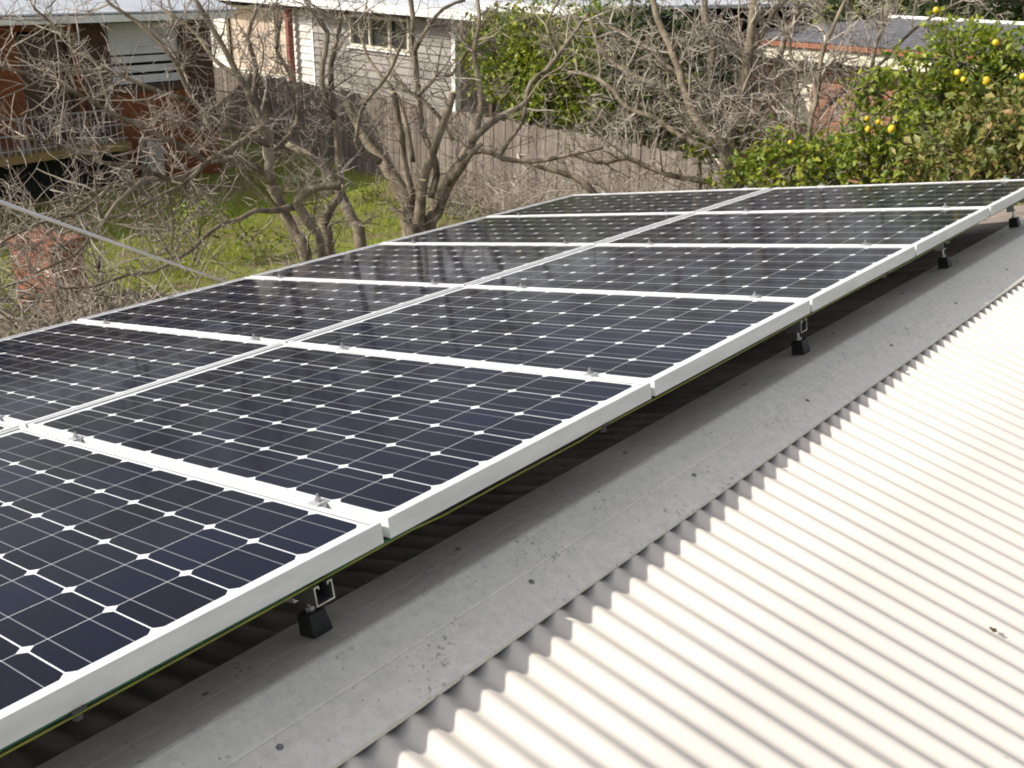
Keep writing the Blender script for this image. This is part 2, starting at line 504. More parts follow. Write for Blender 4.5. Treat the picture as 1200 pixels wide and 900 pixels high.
# ridge capping: two wings with a soft crease along each, hems turned down at the edges
def ridge_capping():
    mb = MB()
    WR, WL = 0.205, 0.215
    crease = 0.092
    prof = []
    hem = slope_pt(-1, WL + 0.003, 0, -0.012); prof.append((hem[0], hem[2]))
    for side, lst in ((-1, ((WL, 0.0015), (crease + 0.004, 0.0038), (crease, 0.0030), (crease - 0.004, 0.0040), (0.003, 0.0062))),
                      (1, ((0.003, 0.0062), (crease - 0.0035, 0.0041), (crease, 0.0022), (crease + 0.0035, 0.0038), (WR, 0.0015)))):
        for s_, n_ in lst:
            p = slope_pt(side, s_, 0, n_); prof.append((p[0], p[2]))
    hem = slope_pt(1, WR + 0.003, 0, -0.006); prof.append((hem[0], hem[2]))
    ys = np.linspace(U0, U1 + 0.02, 90)
    r2 = np.random.default_rng(3)
    wob = np.interp(ys, np.linspace(U0, U1, 24), r2.normal(0, 0.0016, 24))
    n = len(prof)
    for yy, w in zip(ys, wob):
        for k, (a, b) in enumerate(prof):
            mb.v.append((a + (w if k in (0, n - 1, 1, n - 2) else 0), yy, b + (abs(w) * 0.8 if k in (1, n - 2) else 0)))
    for i in range(len(ys) - 1):
        for j in range(n - 1):
            mb.f.append((i * n + j, (i + 1) * n + j, (i + 1) * n + j + 1, i * n + j + 1))
    o = mb.build('ridge_capping', MT['cap'], house)
    sd = o.modifiers.new('sheet', 'SOLIDIFY'); sd.thickness = 0.001; sd.offset = 1
    # low rivets in the wings
    for yy in np.arange(0.62 - 4 * 0.71, U1, 0.71):
        for side, s_ in ((1, 0.118), (-1, 0.12)):
            pp = slope_pt(side, s_, yy, 0.0)
            q = slope_pt(side, s_, yy, 0.0065)
            rv = MB(); rv.tube([pp, slope_pt(side, s_, yy, 0.0052), q], [0.0072, 0.0070, 0.003], 10)
            rv.build('rivet', MT['rivet'], o)
ridge_capping()
# fascia, gutter and walls below the roof
wb = MB()
eL = slope_pt(-1, 4.0, 0, -0.03); eR = slope_pt(1, 4.55, 0, -0.03)
zb = -house.location.z
wb.box(eL[0] + 0.45, eR[0] - 0.45, U0 + 0.25, U1 - 0.25, zb - 0.1, eL[2] - 0.06)
wb.build('wall', MT['brick_brown'], house)
for ge in ((slope_pt(-1, 4.05, 0, -0.02), -1), (slope_pt(1, 4.6, 0, -0.02), 1)):
    p, sd_ = ge
    prof = [(p[0] - sd_ * 0.02, p[2] - 0.02), (p[0] - sd_ * 0.02, p[2] - 0.12), (p[0] + sd_ * 0.09, p[2] - 0.12), (p[0] + sd_ * 0.10, p[2] - 0.02), (p[0] + sd_ * 0.085, p[2] - 0.02), (p[0] + sd_ * 0.08, p[2] - 0.108), (p[0] - sd_ * 0.005, p[2] - 0.108), (p[0] - sd_ * 0.005, p[2] - 0.02)]
    gb = MB(); gb.prism(prof, U0, U1, 'y')
    gb.build('gutter', MT['white_paint'], house, recalc=True)
# gable boards closing the roof at its far and near end
for y0, y1 in ((U1 - 0.03, U1 - 0.005), (U0 + 0.005, U0 + 0.03)):
    for side, L in ((-1, 4.0), (1, 4.55)):
        a = slope_pt(side, 0.02, 0, -0.03); b = slope_pt(side, L, 0, -0.03)
        fb = MB(); fb.add([(a[0], y0, a[2]), (b[0], y0, b[2]), (b[0], y0, b[2] - 0.2), (a[0], y0, a[2] - 0.2),
                (a[0], y1, a[2]), (b[0], y1, b[2]), (b[0], y1, b[2] - 0.2), (a[0], y1, a[2] - 0.2)],
               [(0, 1, 2, 3), (7, 6, 5, 4), (0, 4, 5, 1), (1, 5, 6, 2), (2, 6, 7, 3), (3, 7, 4, 0)])
        fb.build('gable_board', MT['white_paint'], house, recalc=True)

# ------------------------------------------------------------------ solar panels
PW, PL, FH = 1.65, 0.990, 0.046                    # across, along the ridge, frame depth
PIT_U, PIT_V, V_OFF, U_OFF = 1.010, 1.665, 0.0, 0.010
def make_panel(label):
    t = thing('solar_panel', label, 'solar panel', (0, 0, 0), ROT_A, 'solar panels of the rooftop array')
    hw, hl = PW / 2, PL / 2
    fr = MB()
    lip, thk = 0.012, 0.0018
    # four mitred frame bars: outer face, top lip, inner drop, bottom flange
    prof = [(0, -FH), (0, 0), (lip, 0), (lip, -0.0045), (thk, -0.0045), (thk, -FH + thk), (0.028, -FH + thk), (0.028, -FH)]
    loops = []
    for a, z in prof:
        loops.append([(-hw + a, -hl + a, z), (hw - a, -hl + a, z), (hw - a, hl - a, z), (-hw + a, hl - a, z)])
    vs_ = [p for lp in loops for p in lp]
    n = len(prof)
    fs_ = []
    for i in range(n):
        j = (i + 1) % n
        for k in range(4):
            k2 = (k + 1) % 4
            fs_.append((i * 4 + k, i * 4 + k2, j * 4 + k2, j * 4 + k))
    fr.add(vs_, fs_)
    fr.build('frame', MT['frame'], t, bevel=0.0012, recalc=True)
    lam = MB()
    lam.box(-hw + thk + 0.001, hw - thk - 0.001, -hl + thk + 0.001, hl - thk - 0.001, -0.0075, -0.0050)
    lam.build('glass_laminate', MT['cells'], t)
    bk = MB()
    bk.box(-hw + 0.003, hw - 0.003, -hl + 0.003, hl - 0.003, -0.0100, -0.0078)
    bk.build('backsheet', MT['back'], t)
    jb = MB()
    jb.box(-0.06, 0.06, hl - 0.20, hl - 0.09, -0.032, -0.0103)
    jb.build('junction_box', MT['black'], t, bevel=0.003)
    return t
ROWW = ['nearest row, cut off by the photo edge', 'second row from the front', 'third row from the front',
        'fourth row from the front', 'fifth row from the front', 'farthest row, against the garden greenery']
proto = None
panels = {}
for c in range(2):
    for k in range(6):
        side = 'ridge-side column beside the roof capping' if c == 0 else 'garden-side column beside the bare trees'
        lab = 'framed solar panel, ' + side.split(' beside')[0] + ', ' + ROWW[k]
        loc = P(V_OFF - PW / 2 - c * PIT_V, U_OFF + k * PIT_U + PL / 2 + 0.0, 0)
        if proto is None:
            proto = make_panel(lab); pn = proto; pn.location = loc
        else:
            pn = dup(proto, loc, None, lab)
        panels[(c, k)] = pn
        # tiny differences in how each panel was clamped down
        pn.location.z += random.uniform(-0.0012, 0.0012)
        pn.rotation_euler[2] = random.uniform(-0.0010, 0.0010)
# unseen extra panels, added to stop light leaking in under the array
for c, lab in ((0, 'added unseen solar panel of the ridge-side column, blocking light under the array'), (1, 'added unseen solar panel of the garden-side column, blocking light under the array')):
    dup(proto, P(V_OFF - PW / 2 - c * PIT_V, U_OFF - PIT_U + PL / 2, 0), None, lab)
# earthing bolts under the ridge-side frames
for k, u in ((0, 0.335), (1, 1.79), (3, 3.72)):
    bt = MB()
    yy = u - (U_OFF + k * PIT_U + PL / 2)
    bt.box(PW / 2 - 0.055, PW / 2 + 0.004, yy - 0.012, yy + 0.012, -FH - 0.006, -FH - 0.0005)
    bt.tube([(PW / 2 - 0.012, yy, -FH - 0.006), (PW / 2 - 0.012, yy, -FH - 0.024)], [0.009, 0.009], 6)
    bt.build('earthing_bolt', MT['lead'], panels[(0, k)])

# rails under the panels with clamps in the joints between rows
def u_profile(w, h, t, lip):
    return [(-w / 2, h), (-w / 2, 0), (w / 2, 0), (w / 2, h), (w / 2 - lip, h), (w / 2 - lip, h - 0.007), (w / 2 - lip + t, h - 0.007), (w / 2 - lip + t, h - t),
            (w / 2 - t, h - t), (w / 2 - t, t), (-w / 2 + t, t), (-w / 2 + t, h - t), (-w / 2 + lip - t, h - t), (-w / 2 + lip - t, h - 0.007), (-w / 2 + lip, h - 0.007), (-w / 2 + lip, h)]
RAILS = [(-0.213, 'ridge-side rail'), (-1.315, 'rail'), (-1.850, 'rail'), (-3.02, 'rail')]
RL = ['aluminium rail with joint clamps under the ridge edge of the ridge-side panels', 'aluminium rail with joint clamps just to the right of the seam between the panel columns',
      'aluminium rail with joint clamps just to the left of the seam between the panel columns', 'aluminium rail with joint clamps under the garden edge of the panels']
for (v, _), lab in zip(RAILS, RL):
    t = thing('mounting_rail', lab, 'mounting rail', P(v, 0, 0), ROT_A, 'rails carrying the solar panels')
    r = MB()
    r.box(-0.020, 0.020, 0.03, 6.10, -FH - 0.0095, -FH - 0.0005)
    r.build('rail', MT['alu'], t, recalc=True)
    for k in range(1, 7):
        u = U_OFF + k * PIT_U - 0.010
        cb = MB()
        if k < 6:
            cb.box(-0.017, 0.017, u - 0.017, u + 0.017, 0.0008, 0.0038)
            cb.box(-0.020, 0.020, u - 0.0065, u + 0.0065, -FH, 0.0006)
        else:
            cb.box(-0.020, 0.020, u - 0.015, u + 0.008, 0.0008, 0.0042)
            cb.box(-0.020, 0.020, u + 0.002, u + 0.008, -FH, 0.0006)
        co = cb.build('clamp', MT['alu'], t, recalc=True)
        hb = MB()
        hb.tube([(0, u, 0.0043), (0, u, 0.012)], [0.0075, 0.0075], 6)
        hb.tube([(0, u, 0.0121), (0, u, 0.021)], [0.0035, 0.0035], 6)
        hb.build('bolt', MT['steel'], co)

# cross channels below the rails (open ends show at the ridge edge), each beside a roof foot
CH = [(0.828, 0.006), (2.965, 0.0), (4.62, -0.06), (5.83, -0.05)]
CL = ['open silver channel end under the nearest visible panel edge', 'open silver channel end half way along the array edge',
      'silver channel tucked under the fourth row of panels', 'silver channel tucked under the farthest visible row of panels']
for (u, ve), lab in zip(CH, CL):
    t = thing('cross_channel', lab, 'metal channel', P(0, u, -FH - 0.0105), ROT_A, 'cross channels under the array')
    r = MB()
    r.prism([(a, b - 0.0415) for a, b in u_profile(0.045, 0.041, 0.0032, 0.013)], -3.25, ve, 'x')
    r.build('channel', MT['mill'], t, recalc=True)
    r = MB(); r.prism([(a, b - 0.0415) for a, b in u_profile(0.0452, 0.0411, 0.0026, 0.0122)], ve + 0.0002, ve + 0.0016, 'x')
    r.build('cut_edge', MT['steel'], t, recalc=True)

# black feet on the capping
FT = [(-0.128, 0.885), (-0.102, 3.150), (-0.112, 4.745), (-0.110, 5.895)]
FL = ['black rubber foot nearest the camera beside the open channel', 'black rubber foot with a bolt half way along the array edge',
      'third black rubber foot along the ridge capping', 'farthest black rubber foot by the right edge of the photo']
foot = None
def foot_z(v):
    a = slope_pt(-1, abs(v + 0.03), 0, 0.006)
    return a
for (v, u), lab in zip(FT, FL):
    base = P(v, u, -0.235)
    # drop on to the left wing of the capping
    hx = house.location.x + SK * u
    s_ = (hx - base.x) / math.cos(A_L)
    base.z = house.location.z - s_ * math.sin(A_L) + 0.0065
    if foot is None:
        foot = thing('roof_foot', lab, 'roof foot', base, (0, -A_L, 0), 'feet carrying the array')
        b = MB()
        n4 = [(-0.026, -0.026), (0.026, -0.026), (0.026, 0.026), (-0.026, 0.026)]
        b.add([(x, y, 0) for x, y in n4] + [(x * 0.84, y * 0.84, 0.050) for x, y in n4], [(3, 2, 1, 0), (4, 5, 6, 7)] + [(i, (i + 1) % 4, 4 + (i + 1) % 4, 4 + i) for i in range(4)])
        b.build('block', MT['black'], foot, bevel=0.003)
        b = MB()
        b.tube([(0, 0, 0.0502), (0, 0, 0.060)], [0.011, 0.011], 6)
        b.tube([(0, 0, 0.0602), (0, 0, 0.120)], [0.005, 0.005], 8)
        b.build('bolt', MT['steel'], foot)
        b = MB()
        b.box(-0.020, 0.020, -0.045, -0.0065, 0.090, 0.094)
        b.box(-0.020, 0.020, -0.045, -0.041, 0.0945, 0.135)
        b.build('bracket', MT['alu'], foot)
    else:
        dup(foot, base, None, lab)

# earth wire clipped along the underside of the ridge-side frames
ew = MB(); ew2 = MB()
us = np.linspace(0.05, 6.0, 70)
w1 = [P(-0.006 + 0.004 * math.sin(u * 2.3), u, -FH - 0.006 - 0.006 * (0.5 + 0.5 * math.sin(u * 3.1 + 1)) - (0.006 if 1.1 < u < 1.75 else 0)) for u in us]
w2 = [P(-0.022 + 0.008 * math.sin(u * 1.1 + 2), u, -FH - 0.004 - 0.006 * (0.5 + 0.5 * math.sin(u * 1.9))) for u in us]
ew.tube(w1, [0.0022] * len(w1), 6); ew2.tube(w2, [0.0040] * len(w2), 6)
o = ew.build('earth_wire', MT['yellow_wire'], smooth=True)
tag(o, 'yellow green earth wire sagging along the lower edge of the panel frames', 'wire')
o = ew2.build('power_cable', MT['green_wire'], smooth=True)
tag(o, 'dark green cable tucked behind the yellow wire under the panel frames', 'cable')

# a dead leaf lying on the sunlit corrugated roof
lf = MB()
pv = P(0.848, 2.171, -0.604)
lv = [Vector((math.cos(a) * 0.013 * (1 if i % 2 else 0.65), math.sin(a) * 0.009, 0.002 + 0.004 * (i % 2))) for i, a in enumerate(np.linspace(0, 2 * math.pi, 9)[:-1])]
Mr = Matrix.Translation(pv + Vector((0, 0, -0.010))) @ Euler((0, A_R, 0.5)).to_matrix().to_4x4()
lf.add([Mr @ Vector((0, 0, 0.007))] + [Mr @ q for q in lv], [(0, i + 1, (i + 1) % 8 + 1) for i in range(8)])
lf.rnd = [0.1] * 8
o = lf.build('dead_leaf', MT['dead'])
sd = o.modifiers.new('thick', 'SOLIDIFY'); sd.thickness = 0.0008
tag(o, 'small curled brown dead leaf on the sunlit corrugated roof', 'leaf')

# ------------------------------------------------------------------ back fence
FANG = math.atan2(-0.171, 1.0)
def fence_pt(x, off=0.0, z=0.0):
    return Vector((x, 13.57 - (8.79 + x) * 0.171 + off, z))
FO = fence_pt(-29.0)
fence = thing('paling_fence', 'long weathered grey timber paling fence at the back of the lawn', 'fence', FO, (0, 0, FANG))
pb = MB()
x = 0.0; FLEN = 33.0
while x < FLEN:
    w = random.uniform(0.092, 0.104)
    h = 1.63 + random.uniform(-0.025, 0.02)
    yo = random.uniform(-0.004, 0.004) + (0.010 if int(x * 10) % 2 else 0)
    n0 = len(pb.f)
    pb.box(x, x + w, -0.012 + yo, yo, -0.1, h)
    pb.rnd += [random.random()] * (len(pb.f) - n0)
    x += w + random.uniform(0.003, 0.012)
pb.build('palings', MT['paling'], fence)
for zz in (0.35, 1.30):
    rb = MB(); rb.box(0, FLEN, 0.017, 0.06, zz, zz + 0.075); rb.build('rail', MT['timber'], fence)
for xx in np.arange(0.2, FLEN, 2.4):
    q = MB(); q.box(xx, xx + 0.1, 0.061, 0.16, -0.2, 1.55); q.build('post', MT['timber'], fence)

# ------------------------------------------------------------------ brick house on the left with a balcony (wall faces the lawn)
XB = -17.4
bh = thing('brick_house', 'orange brick house with blinds and an iron balcony at the left', 'house', (XB, 8.0, 0))
def wall_with_holes(mb, y0, y1, z0, z1, holes, x0, x1):
    """wall slab in the x0..x1 thickness, along y, with rectangular holes (ya, yb, za, zb)"""
    ys = sorted({y0, y1, *[h[0] for h in holes], *[h[1] for h in holes]})
    for a, b in zip(ys[:-1], ys[1:]):
        hs = sorted([h for h in holes if h[0] <= a + 1e-6 and h[1] >= b - 1e-6], key=lambda h: h[2])
        z = z0
        for h in hs:
            if h[2] > z: mb.box(x0, x1, a, b, z, h[2])
            z = h[3]
        if z < z1: mb.box(x0, x1, a, b, z, z1)
WIN = (2.32, 3.98, 1.84, 3.10)          # blinds window, local y
DOOR = (0.62, 1.62, 0.86, 2.95)
SWIN = (-1.6, 0.10, 1.86, 2.9)
mb = MB()
wall_with_holes(mb, -6.0, 4.6, -0.2, 3.2, [WIN, DOOR, SWIN], -0.24, 0.0)
mb.box(-8.0, -0.245, 4.36, 4.6, -0.2, 3.2)
mb.build('wall', MT['brick_orange'], bh)
for ya, yb in ((1.75, 2.28), (4.02, 4.58)):
    mb = MB(); mb.box(0.004, 0.06, ya, yb, 0.9, 3.12); mb.build('brick_pier', MT['brick_brown'], bh)
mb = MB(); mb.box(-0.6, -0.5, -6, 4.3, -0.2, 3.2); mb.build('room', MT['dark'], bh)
w = MB()
ya, yb, za, zb = WIN
w.box(-0.13, -0.05, ya + 0.002, ya + 0.07, za, zb); w.box(-0.13, -0.05, yb - 0.07, yb - 0.002, za, zb)
w.box(-0.13, -0.05, ya + 0.07, yb - 0.07, zb - 0.06, zb); w.box(-0.13, -0.05, ya + 0.07, yb - 0.07, za, za + 0.05)
wo = w.build('window', MT['brown_paint'], bh)
b = MB()
z = za + 0.05
slat_h = [0.17, 0.15, 0.14]
for hgt in slat_h:
    b.box(-0.16, -0.135, ya + 0.05, yb - 0.05, z + 0.02, z + hgt); z += hgt + 0.035
b.box(-0.16, -0.135, ya + 0.05, yb - 0.05, z, zb - 0.02)
b.build('blind', MT['blind'], wo)
b = MB(); b.box(-0.05, 0.05, ya - 0.03, yb + 0.03, za - 0.07, za - 0.002); b.build('sill', MT['brown_paint'], wo)
w = MB(); ya, yb, za, zb = DOOR
w.box(-0.16, -0.12, ya + 0.06, yb - 0.06, za, zb - 0.06); w.box(-0.15, -0.04, ya + 0.002, ya + 0.06, za, zb); w.box(-0.15, -0.04, yb - 0.06, yb - 0.002, za, zb)
w.build('door', MT['brown_paint'], bh)
w = MB(); ya, yb, za, zb = SWIN
w.box(-0.14, -0.05, ya + 0.002, ya + 0.07, za, zb); w.box(-0.14, -0.05, yb - 0.07, yb - 0.002, za, zb); w.box(-0.14, -0.05, ya + 0.07, yb - 0.07, zb - 0.07, zb); w.box(-0.14, -0.05, ya + 0.07, yb - 0.07, za, za + 0.06); w.box(-0.14, -0.05, (ya + yb) / 2 - 0.03, (ya + yb) / 2 + 0.03, za + 0.06, zb - 0.07)
wo = w.build('window', MT['cream_paint'], bh)
b = MB(); b.box(-0.115, -0.105, ya + 0.06, yb - 0.06, za + 0.05, zb - 0.06); b.build('pane', MT['glass'], wo)
# balcony
b = MB(); b.box(0.003, 0.05, -5.9, 2.4, -0.2, 0.855); b.build('underfloor_shade', MT['dark'], bh)  # dark sheet stands in for the shade below the balcony
b = MB(); b.box(0.003, 0.92, -5.5, 2.05, 0.86, 1.00); b.build('balcony_floor', MT['ochre'], bh)
b = MB()
rails = [(1.02, 0.0), (1.58, 0.0)]
for zz in (1.07, 1.32, 1.60):
    b.box(0.865, 0.89, -5.4, 2.0, zz, zz + 0.022)
yy = -5.4
i = 0
while yy < 2.0:
    wide = (i % 9 == 0)
    b.box(0.867, 0.888, yy, yy + (0.045 if wide else 0.014), 1.0, 1.62)
    if wide: b.box(0.8675, 0.8885, yy + 0.09, yy + 0.11, 1.0, 1.62)
    yy += 0.12; i += 1
for k in range(7):
    cy = -5.0 + k * 1.08
    pts = [(0.8775, cy + 0.16 * (1 - t / 14) * math.cos(t), 1.2 + 0.11 * (1 - t / 14) * math.sin(t)) for t in np.linspace(0, 11, 36)]
    b.tube(pts, [0.008] * 36, 5)
b.build('balcony_railing', MT['iron'], bh)
for yy in (1.85, -1.8, -5.3):
    b = MB(); b.box(0.72, 0.84, yy, yy + 0.12, -0.1, 0.855); b.build('balcony_post', MT['timber'], bh)
b = MB(); b.box(0.3, 0.62, 2.55, 2.87, -0.1, 0.92); b.build('pillar', MT['concrete'], bh)
# roof: gutter along the eave and a low metal roof behind it
b = MB(); b.box(0.50, 0.62, -6.4, 4.75, 3.10, 3.22); b.build('gutter', MT['white_paint'], bh)
b = MB(); b.box(-0.2, 0.495, -6.4, 4.75, 3.203, 3.225); b.build('eave_lining', MT['white_paint'], bh)
b = MB()
b.add([(0.60, -6.4, 3.24), (0.60, 4.9, 3.24), (-5, 4.9, 4.3), (-5, -6.4, 4.3), (0.60, -6.4, 3.27), (0.60, 4.9, 3.27), (-5, 4.9, 4.33), (-5, -6.4, 4.33)],
      [(3, 2, 1, 0), (4, 5, 6, 7), (0, 1, 5, 4), (1, 2, 6, 5), (2, 3, 7, 6), (3, 0, 4, 7)])
b.build('roof', MT['metal_roof'], bh, recalc=True)
b = MB()
b.prism([(-0.01, 3.23), (-5, 4.25), (-8, 3.4), (-8, 3.2)], 4.36, 4.6, 'y'); b.build('gable', MT['brick_brown'], bh, recalc=True)

# ------------------------------------------------------------------ weatherboard house behind the fence
WH = thing('weatherboard_house', 'grey weatherboard house with white corner board behind the paling fence', 'house', (-15.26, 17.676, 0), (0, 0, FANG))
def boards(mb, x0, x1, z0, z1, y=0.0, pitch=0.19):
    z = z0
    while z < z1 - 0.01:
        h = min(pitch, z1 - z)
        mb.add([(x0, y - 0.046, z), (x1, y - 0.046, z), (x1, y - 0.004, z + h), (x0, y - 0.004, z + h), (x0, y + 0.05, z), (x1, y + 0.05, z), (x1, y + 0.05, z + h), (x0, y + 0.05, z + h)],
               [(0, 1, 2, 3), (5, 4, 7, 6), (1, 0, 4, 5), (3, 2, 6, 7), (0, 3, 7, 4), (2, 1, 5, 6)])
        mb.rnd += [random.random()] * 6
        z += pitch
mb = MB()
for (x0, x1, z0, z1) in ((-6.35, -4.5, 0.3, 3.02), (-4.5, -1.82, 0.3, 2.16), (-4.5, -1.82, 2.93, 3.02), (-1.82, -0.12, 0.3, 3.02)):
    boards(mb, x0, x1, z0, z1)
mb.box(-0.115, -0.02, 0.12, 7.0, 0.3, 3.02); mb.rnd += [0.5] * 6
mb.build('wall', MT['boards'], WH)
mb = MB()
boards(mb, -13.2, -11.7, 0.3, 2.95); boards(mb, -11.7, -7.9, 0.3, 1.05); boards(mb, -7.9, -6.44, 0.3, 2.95)
mb.build('painted_wall', MT['boards_white'], WH)
b = MB(); b.box(-0.115, 0.02, -0.06, 0.1, 0.2, 3.05); b.build('corner_board', MT['white_paint'], WH)
b = MB(); b.box(-6.43, -6.36, -0.05, 0.06, 0.2, 3.0); b.build('corner_board', MT['white_paint'], WH)
b = MB(); b.box(-7.42, -7.26, -0.30, -0.14, 0.0, 2.95); b.build('post', MT['red_paint'], WH)
b = MB()
b.box(-4.5, -1.82, -0.05, 0.04, 2.86, 2.928); b.box(-4.5, -1.82, -0.05, 0.04, 2.163, 2.22)
b.box(-4.5, -4.42, -0.05, 0.04, 2.222, 2.858); b.box(-1.9, -1.82, -0.05, 0.04, 2.222, 2.858)
b.box(-3.6, -3.53, -0.04, 0.03, 2.222, 2.858); b.box(-2.72, -2.65, -0.04, 0.03, 2.222, 2.858)
wo = b.build('window', MT['cream_paint'], WH)
b = MB(); b.box(-4.41, -1.91, 0.045, 0.055, 2.2, 2.86); b.build('pane', MT['glass'], wo)
b = MB(); b.box(-4.6, -1.72, -0.10, -0.052, 2.11, 2.15); b.build('sill', MT['white_paint'], wo)
b = MB()
b.box(-11.7, -11.62, -0.04, 0.04, 1.06, 2.9); b.box(-7.98, -7.9, -0.04, 0.04, 1.06, 2.9); b.box(-11.62, -7.98, -0.04, 0.04, 2.82, 2.9); b.box(-11.62, -7.98, -0.06, 0.04, 1.06, 1.12)
b.box(-8.62, -8.54, -0.04, 0.04, 1.12, 2.82)
wo = b.build('window', MT['cream_paint'], WH)
b = MB()
nx = 60; pts = []
xs_ = np.linspace(-11.6, -8.0, nx)
b.add([(x_, 0.09 + 0.025 * math.sin(i * 1.7), 1.12) for i, x_ in enumerate(xs_)] + [(x_, 0.09 + 0.025 * math.sin(i * 1.7), 2.82) for i, x_ in enumerate(xs_)], [(i, i + 1, nx + i + 1, nx + i) for i in range(nx - 1)])
b.build('curtain', MT['curtain'], wo)
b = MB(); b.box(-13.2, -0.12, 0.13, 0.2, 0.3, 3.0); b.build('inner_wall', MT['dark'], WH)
b = MB(); b.box(-13.6, 1.7, -0.62, -0.50, 3.06, 3.26); b.build('gutter', MT['white_paint'], WH)
b = MB(); b.box(-13.6, 1.6, -0.495, -0.07, 3.10, 3.14); b.build('eave_lining', MT['cream_paint'], WH)
b = MB()
b.add([(-13.8, -0.6, 3.27), (1.75, -0.6, 3.27), (1.75, 5, 4.7), (-13.8, 5, 4.7), (-13.8, -0.6, 3.31), (1.75, -0.6, 3.31), (1.75, 5, 4.74), (-13.8, 5, 4.74)],
      [(3, 2, 1, 0), (4, 5, 6, 7), (0, 1, 5, 4), (1, 2, 6, 5), (2, 3, 7, 6), (3, 0, 4, 7)])
b.build('roof', MT['metal_roof'], WH, recalc=True)
# carport to its right
CPT = thing('carport', 'flat pale roofed carport with dark interior beside the weatherboard house', 'carport', (-15.26, 17.676, 0), (0, 0, FANG))
b = MB(); b.box(1.78, 4.9, -0.7, 6.6, 3.40, 3.47); b.build('roof', MT['metal_roof'], CPT)
b = MB(); b.box(1.78, 4.9, -0.78, -0.705, 3.30, 3.46); b.build('fascia', MT['white_paint'], CPT)
b = MB(); b.box(0.1, 4.9, 6.4, 6.6, 0, 3.39); b.build('back_wall', MT['dark'], CPT)  # near-black colour paints in the shade deep inside the carport
for xx in (1.9, 4.75):
    b = MB(); b.box(xx, xx + 0.1, -0.58, -0.48, 0, 3.395); b.build('post', MT['brown_paint'], CPT)

# ------------------------------------------------------------------ red brick house with a slate roof, right background
RH = thing('red_brick_house', 'red brick house with dark slate roof and terracotta gutter behind the lemon tree', 'house', (-6.993, 20.263, 0), (0, 0, FANG))
b = MB()
def wallx(mb, x0, x1, z0, z1, holes, y0, y1):
    xs = sorted({x0, x1, *[h[0] for h in holes], *[h[1] for h in holes]})
    for a, c in zip(xs[:-1], xs[1:]):
        hs = sorted([h for h in holes if h[0] <= a + 1e-6 and h[1] >= c - 1e-6], key=lambda h: h[2])
        z = z0
        for h in hs:
            if h[2] > z: mb.box(a, c, y0, y1, z, h[2])
            z = h[3]
        if z < z1: mb.box(a, c, y0, y1, z, z1)
RW = [(-2.05, -1.2, 1.1, 2.36), (0.7, 2.2, 1.1, 2.36), (4.2, 5.7, 1.1, 2.36)]
wallx(b, -3.2, 9.0, -0.1, 2.6, RW, 0.55, 0.79)
b.box(-3.2, -2.96, 0.795, 6, -0.1, 2.6)
b.build('wall', MT['brick_red'], RH)
for i, (x0, x1, z0, z1) in enumerate(RW):
    w = MB()
    w.box(x0, x0 + 0.06, 0.6, 0.68, z0, z1); w.box(x1 - 0.06, x1, 0.6, 0.68, z0, z1); w.box(x0 + 0.06, x1 - 0.06, 0.6, 0.68, z1 - 0.06, z1); w.box(x0 + 0.06, x1 - 0.06, 0.6, 0.68, z0, z0 + 0.06)
    wo = w.build('window', MT['cream_paint'], RH)
    w = MB(); w.box(x0 + 0.055, x1 - 0.055, 0.63, 0.64, z0 + 0.055, z1 - 0.055); w.build('blind', MT['cream_paint'] if i == 0 else MT['glass'], wo)
b = MB(); b.box(-3.6, 9.2, -0.02, 0.06, 2.44, 2.68); b.build('fascia', MT['cream_paint'], RH)
b = MB(); b.box(-3.65, 9.2, -0.11, -0.023, 2.70, 2.80); b.build('gutter', MT['terracotta'], RH)
b = MB(); b.box(-3.6, 9.2, 0.063, 0.545, 2.57, 2.60); b.build('eave_lining', MT['cream_paint'], RH)
b = MB()
# hipped roof
b.add([(-3.65, -0.10, 2.815), (9.3, -0.10, 2.815), (9.3, 5.6, 2.815), (-3.65, 5.6, 2.815), (-0.9, 2.75, 3.24), (7.4, 2.75, 3.24)],
      [(0, 1, 5, 4), (1, 2, 5), (2, 3, 4, 5), (3, 0, 4), (3, 2, 1, 0)])
rf = b.build('roof', MT['slate'], RH)
b = MB(); b.tube([(-0.95, 2.75, 3.25), (7.45, 2.75, 3.25)], [0.045, 0.045], 8)
b.build('ridge_tiles', MT['white_paint'], rf)

# ------------------------------------------------------------------ brick barbecue, stake, pole
bq = thing('brick_barbecue', 'terracotta brick garden barbecue half hidden in twigs at lower left', 'barbecue', (-10.82, 5.68, 0), (0, 0, math.radians(12)))
bq.scale = (0.88, 0.84, 1.0)
b = MB(); b.box(-0.28, 0.0, -0.24, 0.34, -0.05, 0.86); b.box(-0.85, -0.285, 0.14, 0.34, -0.05, 0.86); b.box(-0.85, -0.285, -0.24, -0.06, -0.05, 0.86); b.build('wall', MT['brick_bbq'], bq)
b = MB(); b.box(-0.90, 0.05, -0.28, 0.38, 0.863, 0.93); b.build('capping', MT['brick_bbq'], bq)
b = MB(); q = at(114, 300, 12.6)
b.box(q.x - 0.025, q.x + 0.025, q.y - 0.025, q.y + 0.025, -0.1, q.z)
o = b.build('garden_stake', MT['brown_paint'], bevel=0.006); tag(o, 'dark upright timber garden stake to the right of the brick barbecue', 'stake')
